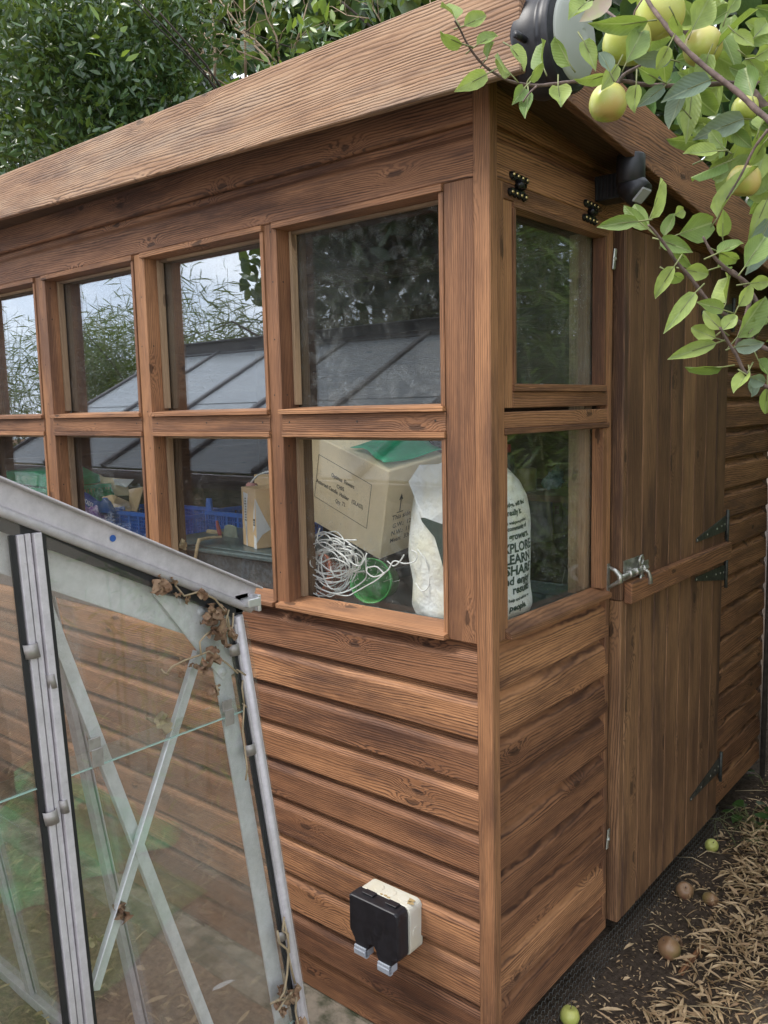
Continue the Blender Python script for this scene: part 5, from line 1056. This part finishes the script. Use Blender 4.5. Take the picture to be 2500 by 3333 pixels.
# bamboo behind the right end of the shed
def bamboo(x0, x1, y0, y1, h0, h1, nculm, nleaf, label, mat='bamboo', Lr=(.10, .19), top=None, lowcut=0.):
    T = thing('bamboo_clump', label, 'bamboo', ((x0+x1)/2, (y0+y1)/2, 0)); mb = MB(); tops = []
    for i in range(nculm):
        x, y, h = rng.uniform(x0, x1), rng.uniform(y0, y1), rng.uniform(h0, h1); dx, dy = rng.normal(size=2)*.22; pts = [(x+dx*t_**2, y+dy*t_**2, -.02+h*t_) for t_ in np.linspace(0, 1, 6)]; mb.tube(pts, [.010*(1-.75*t_) for t_ in np.linspace(0, 1, 6)], 5); tops.append((x, y, h, dx, dy))
    mb.build('culms', 'culm', T); tops = np.array(tops); k = rng.integers(0, len(tops), nleaf); f = lowcut+(1-lowcut)*rng.random(nleaf)**.8; q = tops[k]
    nd = max(1, nleaf//6); 
    P = np.stack([q[:, 0]+q[:, 3]*f*f, q[:, 1]+q[:, 4]*f*f, q[:, 2]*f], 1)+rng.normal(size=(nleaf, 3))*np.array([.14, .14, .09]); P[:, 2] = np.abs(P[:, 2])
    a = rng.uniform(0, 6.283, nleaf); D = np.stack([np.cos(a), np.sin(a), rng.normal(-.1, .5, nleaf)], 1); cloud('foliage', mat, T, P, D, rdir(nleaf, 1.2), rng.uniform(*Lr, nleaf), rng.uniform(.012, .022, nleaf), bend=.45, fold=.2); return T
bamboo(.3, 3.4, 2.75, 4.4, 2.6, 4.4, 120, 15000, 'bright green bamboo thicket behind the door end of the shed')
# vegetation on the far side of the greenhouse (seen reflected in the shed windows)
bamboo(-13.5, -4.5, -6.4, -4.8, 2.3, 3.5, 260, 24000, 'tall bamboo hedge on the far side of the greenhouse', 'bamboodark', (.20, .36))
OT = thing('broad_tree', 'dark spreading tree beyond the greenhouse with bare lower twigs', 'tree', (-4.2, -6.4, 0)); mb = MB()
for i in range(4): limb(mb, (-4.2+.3*i, -6.4, 0), (.2*i-.3, .1, 1), 3.6, .08, 3, .7, sub=3)
mb.build('trunk', 'greybark', OT); P, Vn = clump_pts(16000, [np.array([rng.uniform(-7.4, -1.), rng.uniform(-8., -5.6), rng.uniform(1.6, 8.2)]) for _ in range(240)], .6)
cloud('foliage', 'laurel', OT, P, rdir(len(P)), rdir(len(P), .6), rng.uniform(.18, .34, len(P)), rng.uniform(.09, .16, len(P)))

# ================================================================== APPLE TREE IN THE FOREGROUND
AT = thing('apple_tree', 'apple tree whose leafy branches with green apples reach in from the right', 'tree', (2.25, -.15, 0))
Z2 = lambda a, b: (1250+a*.7535, b*.7535)
Z6 = lambda a, b: (1550+a*.5726, 550+b*.5726)
root = np.array([2.25, -.15, -.03]); fork = np.array([2.15, -.25, 1.45])
mb = MB(); mb.tube([root, (2.22, -.18, .5), (2.24, -.22, 1.0), fork], [.075, .062, .055, .05], 12); mb.tube([fork, (1.95, -.35, 1.9), (1.8, -.4, 2.25), (1.7, -.42, 2.5)], [.045, .035, .025, .015], 10); mb.build('trunk', 'bark', AT)
def br(pts, dist, r0, r1, fn=Z2, nm='branch', link=None):
    q = [fn(*p) for p in pts]; n = len(q); dist = dist if isinstance(dist, (list, tuple)) else [dist, dist]; P = [far(u, v, dist[0]+(dist[1]-dist[0])*i/(n-1)) for i, (u, v) in enumerate(q)]
    R = [.62*(r0+(r1-r0)*i/(n-1)) for i in range(n)]
    if link is not None:
        lk = np.asarray(link); d0 = P[0]-P[1]; P = [lk, P[0]+(lk-P[0])*.45+d0*.2, P[0]+(lk-P[0])*.06+d0*.12]+P; R = [r0*1.4, r0, R[0]]+R
    mb = MB(); out = []; ts = np.linspace(0, len(P)-1, len(P)*4)
    for t_ in ts:
        i = min(int(t_), len(P)-2); f = t_-i; p0, p1, p2, p3 = P[max(i-1, 0)], P[i], P[i+1], P[min(i+2, len(P)-1)]; out.append(.5*((2*p1)+(-p0+p2)*f+(2*p0-5*p1+4*p2-p3)*f*f+(-p0+3*p1-3*p2+p3)*f**3))
    rr_ = np.interp(ts, range(len(R)), R); rr_ = rr_*(1+.10*np.sin(np.arange(len(ts))*2.1)); mb.tube(out, rr_.tolist(), 8); mb.build(nm, 'bark', AT); return P
l1 = np.array([1.95, -.35, 1.9]); l0 = fork; l2 = np.array([1.8, -.4, 2.25])
br([(1760, 560), (1640, 500), (1530, 400), (1400, 300), (1290, 200), (1210, 100), (1150, 20), (1110, -60)], [1.0, 1.12], .0065, .0042, link=l1)
br([(1700, 500), (1560, 370), (1500, 290), (1440, 330), (1300, 120), (1150, 20), (1080, -30)], [1.22, 1.26], .013, .008, link=l1)
br([(1560, 350), (1400, 365), (1240, 370), (1120, 365), (1050, 352), (960, 345), (830, 352), (740, 362), (660, 370), (580, 360), (520, 340), (440, 290), (390, 235), (355, 180), (330, 130), (305, 90)], [1.22, 1.0], .0055, .0016)
br([(1010, 360), (1040, 320), (1120, 260), (1060, 130), (950, 40)], [1.1, 1.3], .004, .0035)
br([(660, 372), (625, 405), (600, 440)], [1.0, 1.0], .0022, .0014)
br([(1800, 900), (1659, 850), (1560, 700), (1480, 600), (1400, 560)], [1.0, 1.05], .006, .004, Z6, link=l0)
br([(1480, 1010), (1560, 700), (1450, 590), (1370, 520), (1330, 460), (1290, 385)], [1.02, 1.0], .005, .0022, Z6)
br([(1620, 1010), (1540, 900), (1400, 820), (1310, 740), (1220, 620), (1140, 530), (1080, 440), (1010, 350), (980, 320)], [1.05, .95], .005, .0022, Z6, link=l0)
br([(1700, 1250), (1600, 1210), (1530, 1160), (1480, 1060), (1430, 980), (1385, 900)], [1.0, .96], .0046, .0022, Z6, link=l0)
br([(1659, 560), (1600, 640), (1540, 760), (1480, 860)], [1.08, 1.1], .0035, .002, Z2)
# leaves placed one by one
HL = [  # base, tip, width factor
 (Z2, 310, 85, 262, -8, .6), (Z2, 345, 112, 445, 62, .6), (Z2, 340, 190, 238, 150, .62), (Z2, 400, 195, 492, 140, .45), (Z2, 445, 250, 478, 180, .55), (Z2, 445, 320, 315, 388, .45), (Z2, 550, 322, 478, 236, .6), (Z2, 545, 200, 616, 286, .55), (Z2, 692, 298, 660, 165, .55),
 (Z2, 620, 350, 682, 262, .6), (Z2, 808, 285, 735, 155, .5), (Z2, 752, 372, 765, 462, .95), (Z2, 625, 402, 612, 520, .28), (Z2, 606, 380, 562, 442, .4), (Z2, 862, 176, 912, 282, .5), (Z2, 968, 320, 836, 366, .4), (Z2, 1142, 90, 905, 128, .32), (Z2, 876, 10, 800, 72, .6), (Z2, 1046, 272, 1132, 108, .45),
 (Z2, 976, 312, 936, 210, .6), (Z2, 1242, 258, 1065, 250, .38), (Z2, 1330, 132, 1400, -5, .75), (Z2, 1440, 205, 1592, 15, .35), (Z2, 1090, 365, 1076, 482, .6), (Z2, 1212, 372, 1092, 462, .35), (Z2, 1412, 345, 1206, 425, .42), (Z2, 1556, 512, 1352, 588, .42), (Z2, 1292, 388, 1232, 562, .45),
 (Z2, 1332, 390, 1308, 605, .35), (Z2, 1592, 418, 1560, 290, .6), (Z2, 1600, 160, 1668, 80, .7), (Z2, 1515, 140, 1600, 200, .5), (Z2, 1600, 250, 1675, 205, .7), (Z2, 1440, 652, 1288, 668, .4), (Z2, 1482, 700, 1325, 762, .35), (Z2, 1440, 942, 1572, 668, .34), (Z2, 1655, 862, 1588, 1022, .34), (Z2, 1668, 940, 1560, 1190, .42),
 (Z2, 1102, 956, 924, 972, .28), (Z2, 1146, 946, 1218, 762, .38), (Z2, 1142, 990, 1022, 888, .35), (Z2, 1148, 985, 1070, 876, .3), (Z2, 1272, 1012, 1416, 962, .6), (Z2, 1212, 1022, 1258, 922, .55), (Z2, 1255, 930, 1296, 905, .9), (Z2, 1190, 1035, 1330, 1085, .45),
 (Z6, 1128, 552, 1008, 732, .28), (Z6, 1100, 590, 1182, 638, .6), (Z6, 1190, 572, 1322, 600, .7), (Z6, 1132, 456, 1228, 556, .42), (Z6, 1246, 702, 1070, 928, .27), (Z6, 1406, 802, 1252, 756, .36), (Z6, 1420, 762, 1440, 605, .75), (Z6, 1372, 560, 1448, 545, 1.0), (Z6, 1490, 782, 1558, 655, .5), (Z6, 1392, 912, 1282, 802, .4),
 (Z6, 1402, 916, 1484, 828, .4), (Z6, 1482, 960, 1636, 722, .5), (Z6, 1366, 990, 1092, 1076, .3), (Z6, 1402, 1126, 1184, 1130, .32), (Z6, 1470, 1012, 1640, 995, .55), (Z6, 1362, 962, 1222, 905, .6), (Z6, 1556, 1180, 1644, 1215, .7), (Z6, 1542, 1160, 1462, 1276, .5), (Z6, 1560, 1190, 1566, 1298, .6), (Z6, 1655, 1240, 1645, 1400, .4),
 (Z2, 1402, 232, 1360, 385, .5), (Z6, 1366, 482, 1520, 405, .3), (Z6, 1376, 470, 1500, 530, .35), (Z6, 1400, 385, 1406, 230, .5), (Z6, 1552, 650, 1665, 640, .35), (Z6, 1660, 760, 1590, 860, .6), (Z6, 1580, 900, 1660, 800, .5), (Z6, 1600, 1080, 1670, 1180, .45), (Z6, 1525, 560, 1660, 360, .45),
 (Z2, 1180, 340, 1105, 300, .5), (Z2, 1010, 280, 935, 395, .35), (Z2, 1500, 560, 1590, 640, .5), (Z2, 1380, 690, 1460, 610, .5), (Z2, 1620, 560, 1659, 470, .6), (Z2, 1250, 60, 1290, 160, .5), (Z2, 1590, 330, 1490, 290, .45), (Z2, 1230, 200, 1180, 300, .5), (Z2, 1480, 60, 1530, -20, .5), (Z2, 1560, 240, 1640, 330, .5), (Z2, 1300, 480, 1240, 420, .5), (Z2, 1470, 640, 1400, 560, .4), (Z2, 1640, 620, 1580, 720, .45)]
grey = {19, 20, 24, 25, 26, 27, 60, 62, 64, 37}
hero = {'appleleaf': [], 'greyleaf': []}
for i, (fn, a, b, c_, d, wf_) in enumerate(HL):
    ds = .97+.10*rng.random()+(.06 if a > 1200 and fn is Z2 else 0); p = far(*fn(a, b), ds); q = far(*fn(c_, d), ds+rng.normal()*.012); L = np.linalg.norm(q-p); nn = CAM-p+rng.normal(size=3)*.45
    hero['greyleaf' if i in grey else 'appleleaf'].append((p, q-p, nn, L, max(L*wf_*1.06, .018)))
for k_, l_ in hero.items():
    cloud('leaves', k_, AT, [x[0] for x in l_], np.array([x[1] for x in l_]), np.array([x[2] for x in l_]), np.array([x[3] for x in l_]), np.array([x[4] for x in l_]), bend=.22, fold=.30, hi=True)
# short leaf stalks back to the nearest twig, and background leaves of the same tree further right
mb = MB(); 
for k_, l_ in hero.items():
    for p, d, nn, L, W in l_: dn = nrm(d); mb.tube([p-dn*.014+rng.normal(size=3)*.002, p, p+d*.5], [.0011, .0009, .0004], 4)
mb.build('leaf_stalks', 'culm', AT)['kind'] = 'stuff'
P = []; 
while len(P) < 260:
    u, v = rng.uniform(1950, 2900), rng.uniform(-300, 1150)
    if u < 2600 and (v > 640 or v < -10 or u < 2050+v*.45): continue
    P.append(far(u, v, rng.uniform(1.15, 1.5)))
P = np.array(P); cloud('leaves', 'appleleaf', AT, P, rdir(len(P), -.2), (CAM-P)+rng.normal(size=P.shape)*.8, rng.uniform(.045, .075, len(P)), rng.uniform(.022, .036, len(P)), bend=.25, fold=.3, hi=True)
for (fn, a, b, r, ds, ax) in ((Z2, 1050, 178, .036, 1.10, (.3, 0, 1)), (Z2, 1195, 62, .0375, 1.13, (.2, .2, -1)), (Z2, 1378, 200, .030, 1.14, (.1, .1, 1)), (Z2, 968, 442, .028, 1.08, (0, .1, 1)), (Z2, 1560, 465, .020, 1.12, (.3, 0, 1)), (Z2, 1555, 780, .026, 1.14, (.2, 0, 1))):
    c = far(*fn(a, b), ds); r *= .86; mb = MB(); apple_mesh(mb, c, r, ax, .98); mb.cur = 1; a_ = nrm(ax)*(1 if ax[2] > 0 else -1); mb.tube([c+a_*r*.6, c+a_*r*1.15, c+a_*r*1.5+np.array([.01, 0, .005])], [.0014, .0012, .0012], 5); mb.build('apple', ['apple', 'bark'], AT)
cloud('faded_leaf', 'leafpink', AT, [far(*Z2(985, -10), 1.02)], np.array([far(*Z2(866, 78), 1.02)-far(*Z2(985, -10), 1.02)]), np.array([CAM-far(1950, 20, 1.)]), np.array([.05]), np.array([.020]), hi=True)
# planting out of view, added to shade the door wall and darken reflections
T2 = thing('dark_evergreen', 'dark evergreen closing the view behind the bamboo thicket', 'tree', (3.0, 6.6, 0))
P = np.stack([rng.uniform(-.2, 7.5, 7000), rng.uniform(5.6, 7.2, 7000), rng.uniform(.1, 6.0, 7000)], 1); cloud('foliage', 'laurel', T2, P, rdir(7000, -.2), rdir(7000, .4), rng.uniform(.16, .30, 7000), rng.uniform(.08, .15, 7000), bend=.1)
mb = MB(); limb(mb, (3.0, 6.6, -.03), (0, .0, 1), 5., .12, 2, .6); mb.build('trunk', 'greybark', T2)
bamboo(.95, 2.9, .55, 2.7, 2.8, 4.6, 110, 16000, 'unseen bamboo screen facing the shed door, made tall and dense to shade it')  # bamboo out of view, made tall and dense to darken the end wall
cloud('foliage', 'appleleaf', AT, (q_ := np.stack([rng.uniform(1.35, 3.0, 2600), rng.uniform(-1.2, 1.0, 2600), rng.uniform(2.0, 3.3, 2600)], 1)), rdir(2600, -.2), rdir(2600, 1.), rng.uniform(.05, .08, 2600), rng.uniform(.03, .045, 2600), bend=.2)
# lawn beside the path (mirrored in the greenhouse glass)
t = NT('lawn'); o_ = t.obj(); n_ = t.noise(o_, 40., 6., .7); c = t.mix(t.ss(n_, .3, .7), (.12, .24, .04), (.05, .11, .02)); M['lawn'] = t.out(t.pri(c, .9, normal=t.bump(n_, .8, .02)))
mb = MB(); nn = 30
v = [(1.15+3.*i/nn+.1*math.sin(j*.9), -4.5+4.6*j/nn, .020+.006*math.sin(i*2.3)*math.cos(j*1.9)) for i in range(nn+1) for j in range(nn+1)]; mb.smooth = True
mb.add(v, [(i*(nn+1)+j, (i+1)*(nn+1)+j, (i+1)*(nn+1)+j+1, i*(nn+1)+j+1) for i in range(nn) for j in range(nn)]); o = mb.build('lawn', 'lawn'); o['kind'] = 'structure'; o['label'] = 'green lawn beside the path'
P = np.stack([rng.uniform(1.15, 4.1, 7000), rng.uniform(-4.5, .1, 7000), np.full(7000, .02)], 1); tag(cloud('grass', 'bamboo', None, P, rdir(7000, 1.6), rdir(7000), rng.uniform(.04, .09, 7000), rng.uniform(.003, .006, 7000), bend=.4), 'short green lawn grass beside the path', 'grass', kind='stuff')
# bits of broken leaf, brown curled leaves
litter('leaf_crumbs', scatter(5200, lambda: (random.uniform(.01, .8), random.uniform(.15, 2.8)), lambda x, y: .35+.65*pn(x*2, y*2)), 'small broken bits of dry leaf all over the dark soil', zs=.004, Lr=(.006, .024), Wr=(.002, .006), flat=.3)
mb = MB()
for i in range(26):
    x, y = random.uniform(.08, .6), random.uniform(.35, 2.4); crumple(mb, (x, y, float(hgt(np.array(x), np.array(y)))+.010), .016, 1)
o = mb.build('curled_brown_leaves', 'deadleaf'); tag(o, 'curled brown broad leaves scattered through the litter', 'leaf litter', kind='stuff')
t = NT('added_sheet_green'); o_ = t.obj(); n_ = t.noise(o_, 7., 8., .7); M['addedsheet'] = t.out(t.pri(t.mix(t.ss(n_, .38, .6), (.05, .44, .12), (.05, .15, .04)), .45, normal=t.bump(n_, .5, .02)))  # green sheet out of view, added for its reflection in the greenhouse glass
mb = MB(); n = 26; v = []
for i in range(n):
    for j in range(n):
        x, y = 1.62+1.15*i/(n-1), -.42+.72*j/(n-1); e_ = min(i, n-1-i, j, n-1-j)/6.; v.append((x+.03*math.sin(j*.8), y+.03*math.sin(i*.9), .03+min(1, e_)*(.10+.05*math.sin(i*.7)*math.cos(j*.6)+.02*math.sin(i*1.9+j))))
mb.smooth = True; mb.add(v, [(i*n+j, (i+1)*n+j, (i+1)*n+j+1, i*n+j+1) for i in range(n-1) for j in range(n-1)]); o = mb.build('added_green_sheet', 'addedsheet', origin=(1.8, 0, 0)); sm_ = o.modifiers.new('thick', 'SOLIDIFY'); sm_.thickness = .003
tag(o, 'crumpled green sheet out of view, added to be mirrored in the greenhouse glass', 'added_green_sheet')
bamboo(.60, 1.35, 1.75, 3.3, 1.4, 3.0, 50, 6500, 'unseen lower bamboo growth added to shade the far end cladding')  # extra clump outside the frame, added to keep light off the far cladding

# ------------------------------------------------------------------ light
w = bpy.data.worlds.new('World'); SC.world = w; w.use_nodes = True; t = w.node_tree; t.nodes.clear()
sky = t.nodes.new('ShaderNodeTexSky'); sky.sky_type = 'NISHITA'; sky.sun_disc = False
SUN_EL, SUN_AZ = R_(52), math.atan2(-.62, -.78)      # direction towards the sun: (-.62, -.78)
sky.sun_elevation = SUN_EL; sky.sun_rotation = math.atan2(-.62, -.78)
tc = t.nodes.new('ShaderNodeTexCoord'); mp = t.nodes.new('ShaderNodeMapping'); mp.inputs['Scale'].default_value = (1, 1, 2.6); t.links.new(tc.outputs['Generated'], mp.inputs[0])
nz = t.nodes.new('ShaderNodeTexNoise'); nz.inputs['Scale'].default_value = 3.1; nz.inputs['Detail'].default_value = 7; nz.inputs['Roughness'].default_value = .55; t.links.new(mp.outputs[0], nz.inputs['Vector'])
mr = t.nodes.new('ShaderNodeMapRange'); mr.interpolation_type = 'SMOOTHSTEP'; mr.inputs[1].default_value = .35; mr.inputs[2].default_value = .65; t.links.new(nz.outputs[0], mr.inputs[0])
cm = t.nodes.new('ShaderNodeMix'); cm.data_type = 'RGBA'; cm.inputs[6].default_value = (9.5, 10.6, 12.6, 1); cm.inputs[7].default_value = (15., 15.4, 16.4, 1); t.links.new(mr.outputs[0], cm.inputs[0])
mx = t.nodes.new('ShaderNodeMix'); mx.data_type = 'RGBA'; mx.inputs[0].default_value = .85; t.links.new(sky.outputs[0], mx.inputs[6]); t.links.new(cm.outputs[2], mx.inputs[7])
bg = t.nodes.new('ShaderNodeBackground'); bg.inputs[1].default_value = .10; t.links.new(mx.outputs[2], bg.inputs[0])
wo = t.nodes.new('ShaderNodeOutputWorld'); t.links.new(bg.outputs[0], wo.inputs[0])
sl = bpy.data.lights.new('sun', 'SUN'); sl.energy = 2.4; sl.angle = R_(22); sl.color = (1., .95, .88); so = bpy.data.objects.new('sun', sl); COL.objects.link(so)
sd = Vector((-.62*math.cos(SUN_EL), -.78*math.cos(SUN_EL), math.sin(SUN_EL))); so.rotation_euler = sd.to_track_quat('Z', 'Y').to_euler()
SC.view_settings.view_transform = 'Standard'; SC.view_settings.look = 'None'; SC.view_settings.exposure = 0.78; SC.view_settings.gamma = 1
SC.view_settings.use_curve_mapping = False
SC.cycles.transparent_max_bounces = 48; SC.cycles.max_bounces = 9; SC.cycles.diffuse_bounces = 4; SC.cycles.glossy_bounces = 5
for o in bpy.data.objects:
    if '_o' in o: del o['_o']
